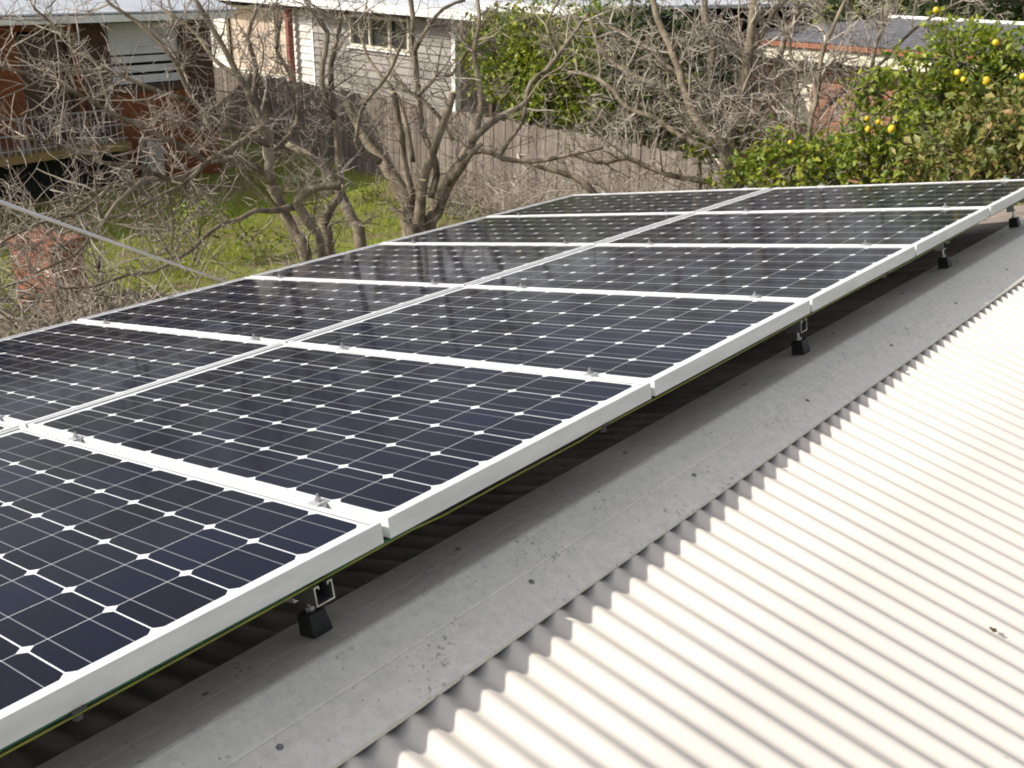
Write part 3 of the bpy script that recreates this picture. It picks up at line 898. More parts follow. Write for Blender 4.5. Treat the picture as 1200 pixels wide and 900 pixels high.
# long pale pole leaning from the lawn up to the gutter
pa, pb_ = at(0, 235, 5.55), at(268, 325, 7.5)
dv = (pb_ - pa)
tA = (-4.12 - pa.x) / dv.x
end0 = pa - dv * 0.12
end1 = pa + dv * ((pa.z) / (pa.z - pb_.z))
b = MB()
ts = np.linspace(0, 1, 24)
b.tube([end0.lerp(end1, t) - Vector((0, 0, 0.05 * math.sin(math.pi * t))) for t in ts], [0.0105] * 24, 8)
o = b.build('pole', MT['pole'], smooth=True); tag(o, 'long thin pale pole slanting across the lawn in front of the twigs', 'pole')

# ------------------------------------------------------------------ bare trees
def catmull(pts, rads, step=0.12):
    Pn = [np.array(p, float) for p in pts]
    out = []; rr = []
    n = len(Pn)
    for i in range(n - 1):
        p0 = Pn[max(i - 1, 0)]; p1 = Pn[i]; p2 = Pn[i + 1]; p3 = Pn[min(i + 2, n - 1)]
        m = max(2, int(np.linalg.norm(p2 - p1) / step))
        for k in range(m):
            t = k / m
            q = 0.5 * ((2 * p1) + (-p0 + p2) * t + (2 * p0 - 5 * p1 + 4 * p2 - p3) * t * t + (-p0 + 3 * p1 - 3 * p2 + p3) * t ** 3)
            out.append(q); rr.append(rads[i] * (1 - t) + rads[i + 1] * t)
    out.append(Pn[-1]); rr.append(rads[-1])
    return np.array(out), np.array(rr)

def unit(v):
    return v / max(np.linalg.norm(v), 1e-9)

RMIN = 0.0026
def grow(mb, p, d, r, L, lvl, up=0.25, crook=0.25, maxlvl=2, kids=(4, 7), sides=5):
    """one crooked twig with side twigs"""
    step = max(0.05, min(0.11, L / 6))
    n = max(3, int(L / step))
    pts = [np.array(p, float)]; dirs = [d]
    bend = rng.normal(0, 0.10, 3)
    for i in range(n):
        d = unit(d + rng.normal(0, crook, 3) * 0.55 + bend * 0.5 + np.array([0, 0, up * 0.16]))
        pts.append(pts[-1] + d * step); dirs.append(d)
    rads = [r * (1 - 0.62 * i / n) for i in range(n + 1)]
    f0 = len(mb.f)
    mb.tube(pts, rads, sides if lvl == 0 else 4)
    mb.rnd += [float(rng.beta(1.3, 1.3))] * (len(mb.f) - f0)
    if lvl < maxlvl:
        k = rng.integers(*kids)
        for j in range(k):
            i = int(rng.uniform(0.18, 1.0) * n)
            i = min(i, n)
            side = unit(np.cross(dirs[i], rng.normal(0, 1, 3)))
            dd = unit(dirs[i] * rng.uniform(0.25, 0.9) + side)
            grow(mb, pts[i], dd, max(rads[i] * rng.uniform(0.45, 0.7), RMIN), L * rng.uniform(0.32, 0.6), lvl + 1, up, crook * 1.1, maxlvl, (2, 5), 4)

def limb_px(points, D, dd=None):
    """limb skeleton: a list of (px, py, half-width in px) seen at distance D (dd: extra distance towards its end)"""
    pts = []; rads = []
    n = len(points)
    for i, (px, py, w) in enumerate(points):
        dist = D + (dd or 0.0) * i / max(n - 1, 1)
        pts.append(tuple(at(px, py, dist)))
        rads.append(w * dist / F_PX * 0.68)
    return pts, rads

def bare_tree(name, label, limbs, base, twig_specs, mat_t='twig', group=None, stumps=()):
    """limbs: list of (points, D, dd, is_trunk, twigs per metre, twig length)"""
    t = thing(name, label, 'tree', (base[0], base[1], 0), group=group)
    off = np.array([base[0], base[1], 0.0])
    tr, br, tw, cut = MB(), MB(), MB(), MB()
    for (points, D, dd, trunk, dens, tl) in limbs:
        pts, rads = limb_px(points, D, dd)
        pts = [np.array(p) - off for p in pts]
        if trunk:
            g = pts[0].copy(); g[2] = -0.15
            g[:2] = g[:2] * 0.75
            pts = [g] + pts; rads = [rads[0] * 1.25] + rads
        c, r = catmull(pts, rads, 0.10)
        c = c + rng.normal(0, 1, c.shape) * np.minimum(r, 0.03)[:, None] * 0.16
        (tr if trunk else br).tube(c, r, 9 if trunk else 7)
        L = 0.0
        seg = np.linalg.norm(np.diff(c, axis=0), axis=1)
        tot = seg.sum()
        nt = int(tot * dens)
        cum = np.concatenate([[0], np.cumsum(seg)])
        for _ in range(nt):
            s_ = rng.uniform(0.25 if trunk else 0.08, 1.0) * tot
            i = min(int(np.searchsorted(cum, s_)), len(c) - 1)
            i = max(i, 1)
            tg = unit(c[i] - c[i - 1])
            side = unit(np.cross(tg, rng.normal(0, 1, 3)))
            d = unit(tg * rng.uniform(0.1, 0.9) + side + np.array([0, 0, 0.25]))
            rr = min(r[i] * 0.6, rng.uniform(RMIN * 1.8, RMIN * 3.4))
            grow(tw, c[i], d, rr, tl * rng.uniform(0.5, 1.25), 0)
    for (p, d, r, L) in twig_specs:
        grow(tw, np.array(p) - off, np.array(d), r, L, 0, maxlvl=2, kids=(5, 9))
    for (px, py, px2, py2, D, w) in stumps:
        a = np.array(at(px, py, D)) - off; c_ = np.array(at(px2, py2, D)) - off
        dn = unit(c_ - a)
        cut = MB(); cut.tube([c_ - dn * 0.004, c_ + dn * 0.006], [w * D / F_PX * 0.70] * 2, 10)
        cut.build('cut_end', MT['cutwood'], t)
    if tr.v: tr.build('trunk', MT['bark'], t, smooth=True)
    if br.v: br.build('limbs', MT['bark'], t, smooth=True)
    if tw.v: tw.build('twigs', MT[mat_t], t)
    return t

D1 = 8.0
T1 = [
    ([(362, 318, 11), (346, 275, 9.5), (335, 253, 9), (319, 220, 9), (315, 183, 8), (312, 150, 7), (296, 118, 6), (279, 88, 5), (258, 48, 4.5), (242, 22, 4), (225, -8, 3.5)], D1, 0.5, True, 10, 0.55),
    ([(378, 310, 9), (363, 264, 8.5), (348, 238, 9), (357, 226, 8), (376, 219, 6.5), (400, 220, 5.5)], D1 - 0.1, -0.15, True, 4, 0.35),
    ([(388, 305, 10), (380, 264, 9), (390, 240, 8), (399, 222, 7), (396, 184, 5.5), (394, 147, 5), (390, 118, 5.5), (388, 75, 4.5), (396, 45, 3.5), (400, 15, 3)], D1 + 0.25, 0.3, True, 7, 0.5),
    ([(424, 300, 11), (411, 257, 10), (400, 230, 8.5), (385, 204, 7), (360, 180, 6), (335, 168, 5)], D1 + 0.5, 0.5, True, 5, 0.5),
    ([(392, 139, 5.5), (380, 112, 5), (378, 78, 4.5), (384, 40, 4), (366, 14, 3.5), (352, -8, 3)], D1 + 0.3, 0.3, False, 10, 0.5),
    ([(346, 242, 7), (325, 246, 5.5), (300, 247, 4.5), (280, 258, 4), (257, 264, 3.8), (238, 280, 3.5), (215, 300, 3), (190, 303, 2.6)], D1 - 0.1, -0.5, False, 8, 0.4),
    ([(319, 213, 7), (305, 200, 5.5), (290, 191, 4.8), (270, 187, 4), (250, 190, 3.2)], D1, -0.4, False, 9, 0.5),
    ([(316, 168, 7), (290, 164, 6), (270, 174, 5.5), (242, 191, 5.2), (220, 205, 4.8), (198, 210, 4.2), (170, 210, 3.8), (130, 219, 3.2), (73, 235, 2.6), (20, 243, 2.2)], D1, -0.9, False, 11, 0.5),
    ([(312, 150, 6), (285, 150, 5), (255, 143, 4.6), (228, 120, 4.2), (205, 72, 3.6), (185, 48, 3.2), (161, 26, 3), (128, 4, 2.6)], D1 + 0.1, 0.3, False, 11, 0.5),
    ([(242, 191, 5), (215, 172, 4.4), (185, 158, 4), (150, 142, 3.6), (110, 120, 3.2), (70, 100, 2.8), (30, 85, 2.4), (-20, 75, 2)], D1 - 0.4, -0.6, False, 11, 0.5),
    ([(228, 120, 4), (190, 108, 3.4), (150, 92, 3), (110, 72, 2.7), (75, 40, 2.4), (40, 10, 2)], D1 + 0.2, 0.0, False, 11, 0.5),
    ([(198, 210, 4), (160, 196, 3.4), (120, 190, 3), (85, 178, 2.7), (55, 165, 2.3), (15, 160, 2)], D1 - 0.6, -0.4, False, 11, 0.45),
    ([(296, 118, 5), (300, 80, 4.2), (290, 45, 3.6), (300, 10, 3)], D1 + 0.4, 0.5, False, 11, 0.5),
    ([(279, 88, 4), (250, 70, 3.5), (230, 40, 3), (190, 10, 2.6)], D1 + 0.5, 0.4, False, 11, 0.5),
    ([(315, 183, 6), (340, 160, 5), (350, 130, 4.2), (345, 95, 3.6), (325, 60, 3.1), (330, 20, 2.6)], D1 + 0.4, 0.6, False, 11, 0.5),
    ([(170, 210, 3.5), (135, 240, 3), (110, 275, 2.7), (85, 300, 2.4), (40, 320, 2)], D1 - 0.9, -0.5, False, 11, 0.45),
    ([(215, 300, 3), (180, 318, 2.8), (150, 322, 2.6), (110, 335, 2.3), (70, 338, 2)], D1 - 0.6, -0.3, False, 9, 0.45),
    ([(242, 191, 3.4), (215, 215, 3), (180, 232, 2.7), (150, 250, 2.5), (120, 256, 2.2), (70, 275, 2)], D1 - 0.5, -0.5, False, 11, 0.45),
    ([(130, 219, 3), (90, 250, 2.7), (45, 262, 2.4), (0, 285, 2)], D1 - 1.0, -0.5, False, 11, 0.45),
]
b1 = at(390, 310, D1)
bare_tree('bare_tree', 'multi-stemmed leafless tree with a sawn limb left of the panels, twigs spreading far left', T1, (b1.x, b1.y), [], 'twig', 'pruned leafless trees', stumps=[(376, 219, 400.5, 220, D1 - 0.25, 5.5)])

D2 = 9.0
T2 = [
    ([(484, 290, 20), (482, 262, 19), (479, 242, 14), (464, 214, 12), (448, 190, 10), (432, 168, 8.5), (418, 145, 7), (405, 118, 5)], D2, 0.6, True, 4, 0.45),
    ([(490, 275, 14), (486, 245, 9), (480, 222, 6.5), (474, 190, 6), (469, 155, 5.5), (462, 110, 5)], D2 + 0.1, 0.2, False, 2.5, 0.4),
    ([(490, 278, 14), (491, 250, 10), (496, 215, 8.5), (505, 186, 7.5), (518, 150, 7), (531, 110, 6.5)], D2 - 0.1, -0.1, False, 2.5, 0.4),
    ([(504, 232, 7), (512, 204, 6), (504, 172, 5.5), (497, 158, 5.5), (490, 112, 5.2), (486, 60, 4.8), (483, 20, 4.4), (480, -14, 4)], D2 + 0.2, 0.5, False, 4, 0.5),
    ([(500, 288, 13), (510, 248, 12), (524, 216, 11.5), (540, 190, 11), (553, 163, 8.5), (562, 135, 6), (563, 105, 4.8), (556, 62, 4), (562, 20, 3.4), (558, -10, 3)], D2 - 0.1, 0.6, True, 6, 0.55),
    ([(553, 165, 7), (575, 144, 5.5), (601, 129, 5), (616, 120, 4.6), (622, 95, 4.2), (640, 82, 3.8), (663, 52, 3.3), (690, 15, 2.8)], D2, 0.4, False, 7, 0.55),
    ([(545, 180, 7), (565, 177, 5), (590, 186, 4.4), (615, 189, 4.2), (640, 188, 4), (668, 182, 3.6), (704, 173, 3)], D2, -0.3, False, 5, 0.45),
    ([(586, 185, 3.6), (596, 165, 3.4), (610, 148, 3.2), (616, 125, 3)], D2, 0, False, 6, 0.4),
    ([(524, 216, 7), (540, 195, 5), (552, 182, 4.2), (564, 169, 3.6)], D2 - 0.25, -0.2, False, 2, 0.3),
    ([(447, 190, 6), (420, 172, 4.4), (418, 158, 4), (424, 128, 3.6), (438, 108, 3.4), (454, 88, 3.2), (466, 62, 2.9), (474, 44, 2.6)], D2 + 0.1, -0.2, False, 5, 0.4),
    ([(490, 112, 4), (510, 92, 3.4), (530, 88, 3), (548, 60, 2.6), (580, 45, 2.2)], D2 + 0.4, 0.2, False, 8, 0.5),
    ([(486, 60, 3.8), (502, 30, 3.2), (520, 10, 2.8), (545, 0, 2.4)], D2 + 0.5, 0.3, False, 8, 0.5),
    ([(484, 190, 5), (470, 122, 3.2), (448, 90, 3), (430, 66, 2.6), (420, 30, 2.2)], D2 + 0.3, 0.5, False, 6, 0.5),
    ([(531, 165, 4), (517, 140, 3.6), (497, 118, 3.2), (476, 105, 2.8), (455, 82, 2.4)], D2 + 0.3, 0.2, False, 6, 0.4),
    ([(640, 82, 3.4), (650, 60, 3), (640, 30, 2.6), (655, 0, 2.2)], D2 + 0.3, 0.3, False, 8, 0.5),
]
b2 = at(492, 285, D2)
bare_tree('bare_tree', 'stout leafless tree with a low fork and lopped stubs in front of the fence', T2, (b2.x, b2.y), [], 'twig', 'pruned leafless trees', stumps=[(491, 235, 495, 211, D2 - 0.3, 6), (520, 145, 532, 108, D2 - 0.2, 6.3), (468, 140, 461.5, 108, D2 + 0.3, 4.8)])

D3 = 10.6
RMIN = 0.0042
T3 = [
    ([(858, 225, 10), (856, 185, 9), (855, 153, 8), (866, 128, 7), (872, 95, 6.5), (877, 65, 6), (881, 30, 5.5), (884, -10, 5)], D3, 0.3, True, 10, 0.6),
    ([(854, 190, 8), (851, 150, 7), (845, 130, 6), (838, 110, 5.6), (832, 80, 5.2), (836, 50, 4.6), (826, 15, 4), (830, -10, 3.5)], D3 + 0.2, 0.6, True, 10, 0.6),
    ([(850, 200, 7), (830, 160, 6), (812, 130, 5.6), (803, 108, 5.3), (794, 78, 5), (783, 48, 4.6), (772, 22, 4.2), (760, -10, 3.6)], D3 - 0.2, 0.8, True, 10, 0.6),
    ([(856, 200, 6), (872, 160, 5), (890, 130, 4.4), (905, 95, 4), (915, 60, 3.6), (930, 20, 3.2), (940, -10, 2.8)], D3 + 0.3, 0.8, False, 8, 0.55),
    ([(877, 65, 4.5), (893, 40, 3.8), (905, 15, 3.4), (925, -5, 3)], D3 + 0.3, 0.4, False, 8, 0.5),
    ([(838, 110, 4.5), (815, 92, 3.8), (790, 85, 3.4), (765, 60, 3.1), (740, 45, 2.8), (715, 30, 2.5)], D3 + 0.5, 0.6, False, 8, 0.55),
    ([(840, 180, 4.5), (800, 160, 4), (770, 140, 3.6), (735, 125, 3.4), (712, 100, 3.1), (690, 88, 2.8), (665, 85, 2.4)], D3, 0.5, False, 10, 0.6),
    ([(830, 212, 4.5), (800, 208, 4), (765, 198, 3.7), (735, 185, 3.4), (700, 190, 3), (660, 175, 2.6)], D3 - 0.2, 0.2, False, 9, 0.5),
    ([(702, 232, 5), (680, 212, 4.6), (668, 205, 4.2), (640, 198, 3), (610, 190, 2.4)], D3 - 0.6, 0.2, False, 8, 0.5),
    ([(846, 140, 4.5), (800, 125, 3.8), (770, 100, 3.4), (750, 92, 3.1), (720, 75, 2.7), (700, 50, 2.4), (690, 20, 2.1)], D3 + 0.3, 1.0, False, 8, 0.55),
    ([(866, 128, 4), (880, 105, 3.6), (910, 90, 3.2), (945, 82, 2.8), (985, 75, 2.4)], D3 + 0.4, 0.5, False, 10, 0.6),
]
b3 = at(856, 215, D3)
T3 = [([(x_, y_, w_ * 1.3) for x_, y_, w_ in pp], *rest) for pp, *rest in T3]
bare_tree('bare_tree', 'tall pale leafless tree with several straight stems beyond the far panel row', T3, (b3.x, b3.y), [], 'twig_pale', 'pruned leafless trees')

D4 = 10.2
T4 = [
    ([(955, 230, 6), (950, 190, 5), (948, 150, 4.4), (958, 110, 4), (962, 70, 3.6), (975, 35, 3.2), (990, 0, 2.8)], D4, 0.4, True, 9, 0.55),
    ([(952, 200, 5), (935, 165, 4), (928, 130, 3.6), (935, 90, 3.2), (925, 50, 2.8), (935, 10, 2.4)], D4 + 0.1, 0.6, True, 9, 0.55),
    ([(955, 200, 4.5), (985, 160, 3.6), (1005, 125, 3.2), (1020, 85, 2.8), (1030, 40, 2.5), (1045, 5, 2.2)], D4 + 0.2, 0.9, False, 9, 0.55),
    ([(948, 160, 4), (915, 145, 3.3), (885, 140, 2.9), (860, 120, 2.6)], D4 + 0.2, 0.2, False, 9, 0.5),
    ([(962, 130, 3.6), (1000, 100, 3), (1035, 72, 2.6), (1065, 40, 2.3), (1100, 15, 2), (1140, -5, 1.8)], D4 + 0.6, 1.0, False, 8, 0.5),
    ([(958, 170, 3.6), (1000, 150, 3), (1040, 118, 2.6), (1075, 105, 2.2)], D4 - 0.2, 0.3, False, 8, 0.5),
]
b4 = at(955, 225, D4)
bare_tree('bare_tree', 'slender leafless tree with many fine twigs in front of the red brick house', T4, (b4.x, b4.y), [], 'twig_pale', 'pruned leafless trees')

# low twiggy scrub along the fence, and bare saplings at the lower left
def scrub(name, label, spots, h, cat='shrub', mat='twig', n=14, group=None):
    t = thing(name, label, cat, (spots[0][0], spots[0][1], 0), group=group)
    off = np.array([spots[0][0], spots[0][1], 0])
    tw = MB()
    for (x_, y_) in spots:
        for _ in range(n):
            d = unit(np.array([rng.normal(0, 0.6), rng.normal(0, 0.6), 1.0]))
            grow(tw, np.array([x_ + rng.normal(0, 0.2), y_ + rng.normal(0, 0.2), -0.05]) - off, d, rng.uniform(0.010, 0.018), h * rng.uniform(0.6, 1.1), 0, up=0.15, maxlvl=2, kids=(6, 10))
    tw.build('stems', MT[mat], t)
    return t
sp = [tuple(fence_pt(x_, -0.9)[:2]) for x_ in np.arange(-11.4, -4.0, 0.5)]
scrub('twiggy_shrub', 'low tangle of bare brown scrub along the foot of the paling fence', sp, 1.25, 'shrub', 'twig', 9)
g1 = [tuple(at(px, py, d)[:2]) for px, py, d in ((30, 300, 10.5), (75, 330, 9.6), (120, 330, 9.4), (10, 330, 9.0), (55, 360, 8.6), (100, 350, 8.3), (150, 330, 9.2), (0, 370, 8.0))]
scrub('twiggy_shrub', 'bare tangled twigs growing up around the brick barbecue', g1, 2.3, 'shrub', 'twig', 9)
g2 = [tuple(at(px, 200, d)[:2]) for px, d in ((690, 12.9), (715, 12.6), (740, 12.4), (765, 12.2), (790, 12.0), (815, 11.9), (838, 11.8), (730, 13.0), (775, 12.8))]
scrub('twiggy_shrub', 'tall dense thicket of bare brown twigs in front of the right end of the fence', g2, 2.2, 'shrub', 'twig', 9)
g3 = [tuple(at(px, 200, d)[:2]) for px, d in ((600, 14.6), (630, 14.2), (660, 13.8), (690, 13.6))]
scrub('twiggy_shrub', 'loose bare twigs arching up against the middle of the paling fence', g3, 1.6, 'shrub', 'twig_pale', 8)

def brush_heap(name, label, c, rx, ry, h, n, L):
    t = thing(name, label, 'brushwood', (c[0], c[1], 0))
    tw = MB()
    for _ in range(n):
        a, q = rng.uniform(0, 6.28), math.sqrt(rng.random())
        x_, y_ = rx * q * math.cos(a), ry * q * math.sin(a)
        z_ = h * (1 - q * q) * rng.uniform(0.1, 1.0) + 0.03
        b_ = rng.uniform(0, 6.28)
        d = unit(np.array([math.cos(b_), math.sin(b_), rng.normal(0.05, 0.22)]))
        grow(tw, np.array([x_, y_, z_]) - d * L * 0.4, d, rng.uniform(0.006, 0.015), L * rng.uniform(0.6, 1.2), 0, up=-0.1, crook=0.16, maxlvl=1, kids=(2, 5))
    tw.build('sticks', MT['twig'], t)
    return t
hp = at(55, 352, 11.2)
brush_heap('brush_heap', 'heap of dry cut twigs piled in front of the brick barbecue', (hp.x, hp.y), 1.5, 1.0, 1.2, 430, 0.75)
hp = at(170, 318, 12.6)
brush_heap('brush_heap', 'low scatter of dry sticks on bare soil to the right of the barbecue', (hp.x, hp.y), 1.3, 0.9, 0.35, 170, 0.6)

# ------------------------------------------------------------------ leafy plants
def leaf_mesh(mb, centers, size, flat=0.0):
    for c in centers:
        a = rng.normal(0, 1, 3); a[2] *= (1 - flat); a = unit(a)
        nrm = rng.normal(0, 1, 3); nrm[2] = abs(nrm[2]) + 0.4
        s = unit(np.cross(a, nrm)); up = np.cross(s, a)
        L = size * rng.uniform(0.6, 1.25); W = L * rng.uniform(0.22, 0.32)
        o = len(mb.v)
        k = rng.uniform(0.05, 0.25) * L
        mb.v.extend([tuple(c - a * L * 0.5), tuple(c + s * W - a * L * 0.08 + up * k * 0.4), tuple(c + a * L * 0.5 - up * k), tuple(c - s * W - a * L * 0.08 + up * k * 0.4), tuple(c)])
        mb.f.extend([(o, o + 1, o + 4), (o + 1, o + 2, o + 4), (o + 2, o + 3, o + 4), (o + 3, o, o + 4)])
        q = float(np.clip(rng.beta(2.3, 2.4), 0, 1))
        mb.rnd.extend([q] * 4)

def leafy(name, label, cat, base, clumps, leaf, size, per, group=None, trunk_r=0.05, lemons=(), shell=0.5):
    """clumps: list of (x, y, z, rx, ry, rz) in metres relative to base"""
    t = thing(name, label, cat, (base[0], base[1], 0), group=group)
    lf_, st = MB(), MB()
    for (x_, y_, z_, rx, ry, rz) in clumps:
        n = int(per * (rx * ry * rz) ** (2 / 3))
        d = rng.normal(0, 1, (n, 3)); d /= np.linalg.norm(d, axis=1)[:, None]
        rad = rng.uniform(shell, 1.0, n) ** 0.6 * (1 + 0.22 * np.sin(d[:, 0] * 6 + x_ * 5) * np.sin(d[:, 1] * 5 + z_ * 7))
        # sprays: gather leaves towards a few twigs
        tips = rng.normal(0, 1, (max(8, n // 14), 3)); tips /= np.linalg.norm(tips, axis=1)[:, None]
        tr_ = rng.uniform(0.55, 1.12, len(tips))
        pick = rng.integers(0, len(tips), n)
        c = tips[pick] * tr_[pick][:, None] * np.array([rx, ry, rz]) + rng.normal(0, size * 0.75, (n, 3))
        mixm = rng.random(n) < 0.25
        c[mixm] = (d * rad[:, None] * np.array([rx, ry, rz]))[mixm]
        leaf_mesh(lf_, c + np.array([x_, y_, z_]), size)
        st.tube([(rng.normal(0, 0.04), rng.normal(0, 0.04), -0.1), (x_ * 0.4, y_ * 0.4, z_ * 0.5), (x_, y_, z_)], [trunk_r, trunk_r * 0.7, trunk_r * 0.3], 7)
        for k in range(min(len(tips), 26)):
            e = np.array([x_, y_, z_]) + tips[k] * tr_[k] * np.array([rx, ry, rz])
            mdl = np.array([x_, y_, z_]) + tips[k] * 0.4 * np.array([rx, ry, rz]) + rng.normal(0, 0.04, 3)
            st.tube([(x_, y_, z_), mdl, e], [trunk_r * 0.25, trunk_r * 0.16, 0.004], 4)
    st.build('trunk', MT['bark'], t)
    lf_.build('crown', MT[leaf], t)
    for (lx, ly, lz, r) in lemons:
        m = MB()
        N, S = 9, 12
        prof = [(-1.18, 0.0), (-1.08, 0.16), (-0.93, 0.42), (-0.65, 0.76), (-0.25, 0.97), (0.15, 1.0), (0.5, 0.87), (0.8, 0.6), (0.96, 0.3), (1.03, 0.0)]
        tilt = Euler((rng.normal(0, 0.5), rng.normal(0, 0.5), rng.uniform(0, 6))).to_matrix()
        for z_, rr in prof:
            for k in range(S):
                a = 2 * math.pi * k / S
                m.v.append(tuple(tilt @ Vector((rr * r * math.cos(a), rr * r * math.sin(a), z_ * r * 1.12)) + Vector((lx, ly, lz))))
        for i in range(len(prof) - 1):
            for k in range(S):
                m.f.append((i * S + k, i * S + (k + 1) % S, (i + 1) * S + (k + 1) % S, (i + 1) * S + k))
        m.build('lemon', MT['lemon'], t, smooth=True)
    return t

# lemon tree right of the far panel row
LB = (-1.95, 9.6)
def rel(px, py, d, base):
    q = at(px, py, d); return (q.x - base[0], q.y - base[1], q.z)
lem = []
for (px, py, w) in ((1167, 50, 5), (1122, 85, 4.5), (1129, 93, 4.5), (1156, 95, 5.5), (1017, 151, 5), (1045, 151, 5), (1029, 143, 4), (1016, 139, 4), (926, 167, 4), (1097, 12, 4), (1199, 90, 5)):
    dist = 8.95 + rng.uniform(-0.1, 0.2)
    lem.append((*rel(px, py, dist, LB), w * dist / F_PX * rng.uniform(0.6, 0.8)))
cl = []
for (px, py, d, r) in ((1085, 95, 9.6, 0.42), (1120, 70, 9.5, 0.42), (1150, 90, 9.6, 0.5), (1180, 70, 9.8, 0.5), (1110, 40, 9.9, 0.22), (1100, 110, 9.5, 0.35), (1165, 120, 9.7, 0.4), (1200, 110, 9.4, 0.4), (1170, 55, 9.5, 0.26),
                       (1030, 110, 9.7, 0.28), (1015, 100, 9.6, 0.2), (1040, 160, 9.3, 0.32), (1010, 140, 9.3, 0.2), (1070, 170, 9.4, 0.42), (1020, 190, 9.3, 0.4), (1060, 200, 9.2, 0.4), (1090, 150, 9.3, 0.33)):
    cl.append((*rel(px, py, d, LB), r * 0.82, r * 0.82, r * 0.72))
leafy('lemon_tree', 'green leafy lemon tree carrying yellow lemons at the upper right', 'tree', LB, cl, 'leaf_citrus', 0.068, 4600, trunk_r=0.05, lemons=lem)
CB = (-3.2, 9.0)
cl = []
for (px, py, d, r) in ((930, 195, 9.6, 0.36), (900, 205, 9.7, 0.3), (965, 195, 9.5, 0.36), (985, 205, 9.4, 0.33), (870, 205, 10.0, 0.3), (915, 180, 9.8, 0.24), (950, 175, 9.7, 0.2), (990, 180, 9.6, 0.22)):
    cl.append((*rel(px, py, d, CB), r, r, r * 0.8))
leafy('citrus_bush', 'low glossy green citrus bush just behind the far panel row', 'bush', CB, cl, 'leaf_citrus', 0.08, 3000)
EB = (-4.4, 10.3)
cl = []
for (px, py, d, r) in ((835, 168, 10.9, 0.3), (820, 160, 11.0, 0.22), (850, 175, 10.8, 0.25), (880, 170, 10.9, 0.22)):
    cl.append((*rel(px, py, d, EB), r, r, r * 0.7))
leafy('small_bush', 'small bright green bush at the foot of the pale stems', 'bush', EB, cl, 'leaf_citrus', 0.08, 2600)
# ivy covered mound, brownish
IB = (-0.6, 8.7)
cl = []
for (px, py, d, r) in ((1130, 180, 8.6, 0.42), (1170, 160, 8.7, 0.45), (1200, 180, 8.6, 0.45), (1150, 200, 8.4, 0.42), (1195, 148, 8.9, 0.3), (1110, 205, 8.6, 0.3), (1190, 210, 8.3, 0.4), (1140, 158, 8.9, 0.28), (1240, 170, 8.6, 0.5), (1240, 140, 8.9, 0.3)):
    cl.append((*rel(px, py, d, IB), r, r, r * 0.85))
leafy('ivy_hedge', 'brownish ivy covered hedge below the lemon tree at the right edge', 'hedge', IB, cl, 'leaf_ivy', 0.08, 3600, trunk_r=0.04)
# big shrub behind the fence in front of the carport
SB = tuple(at(650, 80, 19.0)[:2])
cl = []
for (px, py, d, r) in ((585, 60, 20.0, 0.7), (620, 40, 19.6, 0.7), (600, 90, 19.8, 0.65), (650, 70, 19.2, 0.8), (640, 110, 19.3, 0.75), (675, 100, 18.9, 0.75), (690, 60, 18.7, 0.65), (660, 135, 19.1, 0.5), (625, 130, 19.5, 0.5), (700, 120, 18.6, 0.55), (575, 40, 20.1, 0.45), (720, 70, 18.3, 0.6), (728, 100, 18.0, 0.55), (705, 30, 18.6, 0.6), (715, 35, 18.4, 0.4)):
    cl.append((*rel(px, py, d, SB), r, r, r * 0.85))
leafy('leafy_shrub', 'large sunlit green shrub rising above the fence in front of the carport', 'shrub', SB, cl, 'leaf_shrub', 0.13, 2000, trunk_r=0.08)
VB = tuple(at(745, 110, 16.5)[:2])
cl = [(*rel(px, py, d, VB), r, r, r * 0.8) for (px, py, d, r) in ((735, 60, 16.8, 0.35), (750, 90, 16.6, 0.4), (790, 100, 16.4, 0.4), (770, 60, 16.8, 0.3))]
leafy('thin_shrub', 'thin yellowish shrub behind the bare thicket', 'shrub', VB, cl, 'leaf_shrub', 0.11, 260, trunk_r=0.04)

# dark evergreen mass behind the thicket, above the fence
HB = tuple(at(770, 80, 17.2)[:2])
cl = []
for (px, py, d, r) in ((735, 40, 17.6, 0.6), (770, 50, 17.4, 0.65), (805, 45, 17.3, 0.6), (740, 90, 17.2, 0.6), (780, 100, 17.0, 0.65), (820, 90, 16.8, 0.6), (845, 110, 16.4, 0.5), (760, 130, 16.8, 0.5), (800, 135, 16.5, 0.5), (850, 80, 16.8, 0.4)):
    cl.append((*rel(px, py, d, HB), r, r, r * 0.8))
leafy('dark_shrub', 'dull dark green shrub behind the fence, mostly hidden by bare twigs', 'shrub', HB, cl, 'leaf_dark', 0.12, 1300, trunk_r=0.06)
GB = tuple(at(225, 262, 15.3)[:2])
cl = [(*rel(px, py, d, GB), r, r, r * 0.7) for (px, py, d, r) in ((215, 255, 15.6, 0.24), (238, 250, 15.6, 0.27), (255, 262, 15.4, 0.2), (225, 268, 15.3, 0.2))]
leafy('lawn_weed', 'clump of bright green leafy weeds on the lawn behind the left tree', 'plant', GB, cl, 'leaf_citrus', 0.11, 1500, trunk_r=0.015)
for (px, py, d, lab) in ((300, 238, 15.6, 'clump of green weeds on the lawn between the stems of the left tree'), (430, 212, 19.0, 'green weed clump in the shade at the foot of the fence'), (578, 236, 17.2, 'tuft of weeds by the fence foot just left of the far panel corner'), (160, 250, 15.0, 'dark shaded weed clump on the lawn below the iron balcony')):
    q = at(px, py, d)
    cl = [(rng.normal(0, 0.28), rng.normal(0, 0.28), rng.uniform(0.12, 0.22), r, r, r * 0.7) for r in (0.24, 0.2, 0.22, 0.17)]
    leafy('lawn_weed', lab, 'plant', (q.x, q.y), cl, 'leaf_citrus', 0.09, 1100, trunk_r=0.012)
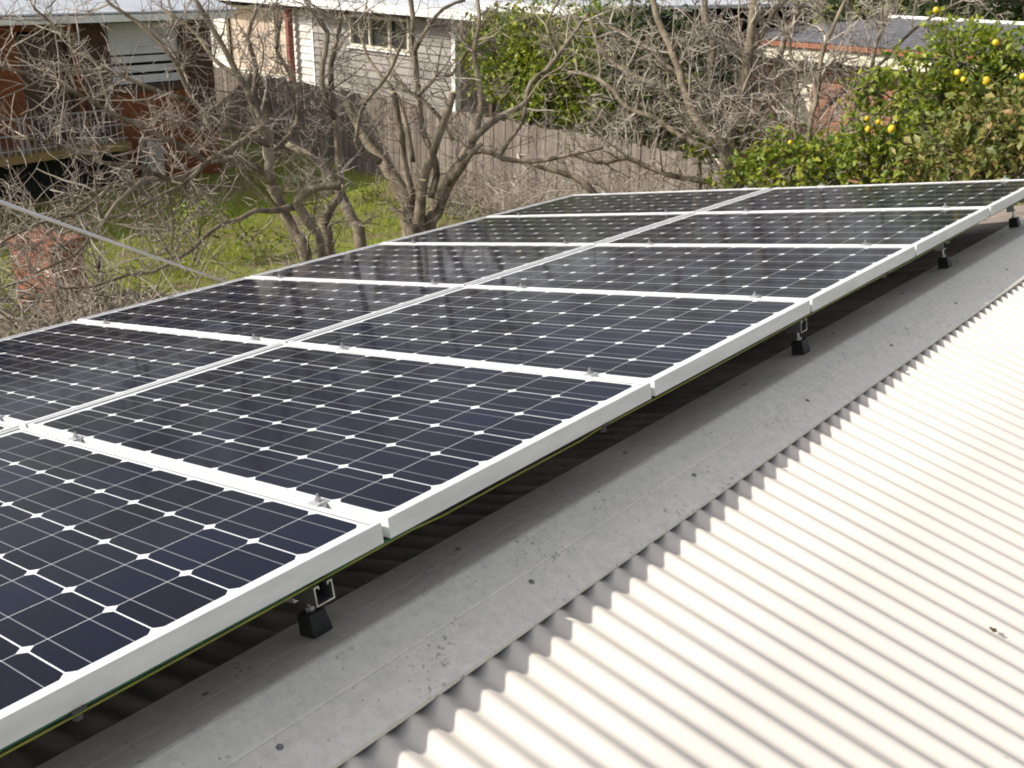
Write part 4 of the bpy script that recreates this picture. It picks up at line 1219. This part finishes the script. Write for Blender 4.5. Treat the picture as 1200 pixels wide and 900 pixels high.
# trees far behind the roofs
for i, (px, d, h, r, lab) in enumerate(((1165, 34, 5.4, 2.2, 'dark evergreen tree beyond the slate roof at the top right corner'), (1010, 46, 5.0, 2.2, 'far dark tree behind the bare twigs above the slate roof'),
                                        (760, 44, 5.2, 2.4, 'far tree behind the carport roof'), (60, 48, 5.2, 2.6, 'far tree over the brick house roof at the upper left'), (1110, 36, 5.0, 2.3, 'dark evergreen tree above the middle of the slate roof'), (1225, 32, 5.2, 2.4, 'dark evergreen tree furthest right behind the lemon tree'))):
    q = at(px, 0, d)
    cl = [(rng.normal(0, r * 0.4), rng.normal(0, r * 0.4), h * 0.62 + rng.normal(0, h * 0.13), r * 0.6, r * 0.6, r * 0.5) for _ in range(7)]
    leafy('evergreen_tree', lab, 'tree', (q.x, q.y), cl, 'leaf_dark', 0.30, 160, 'far trees behind the houses', trunk_r=0.16)

# grass tufts on the lawn (uncountable: one object)
gm = MB()
N = 42000
gx = rng.uniform(-17.0, -4.6, N); gy = rng.uniform(3.0, 15.0, N)
dens = np.sin(gx * 0.9 + 1.0) * np.sin(gy * 0.75 + 0.4) + np.sin(gx * 2.3 + gy * 1.9) * 0.5 + rng.normal(0, 0.5, N)
keep = dens > -0.35
for x_, y_ in zip(gx[keep], gy[keep]):
    if y_ > fence_pt(x_).y - 0.05: continue
    z_ = 0.06 * math.sin(x_ * 0.7 + 1.3) * math.sin(y_ * 0.8) + 0.03 * math.sin(x_ * 2.1 + y_ * 1.7)
    a = rng.uniform(0, 6.28); h = rng.uniform(0.04, 0.13); w = rng.uniform(0.006, 0.013)
    lx, ly = rng.normal(0, 0.45, 2) * h
    o = len(gm.v)
    gm.v.extend([(x_ - w * math.cos(a), y_ - w * math.sin(a), z_ - 0.02), (x_ + w * math.cos(a), y_ + w * math.sin(a), z_ - 0.02), (x_ + lx, y_ + ly, z_ + h)])
    gm.f.append((o, o + 1, o + 2)); gm.rnd.append(float(rng.beta(2, 2)))
o = gm.build('grass', MT['grass'])
tag(o, 'short green grass on the lawn between the trees and the fence', 'grass', kind='stuff')
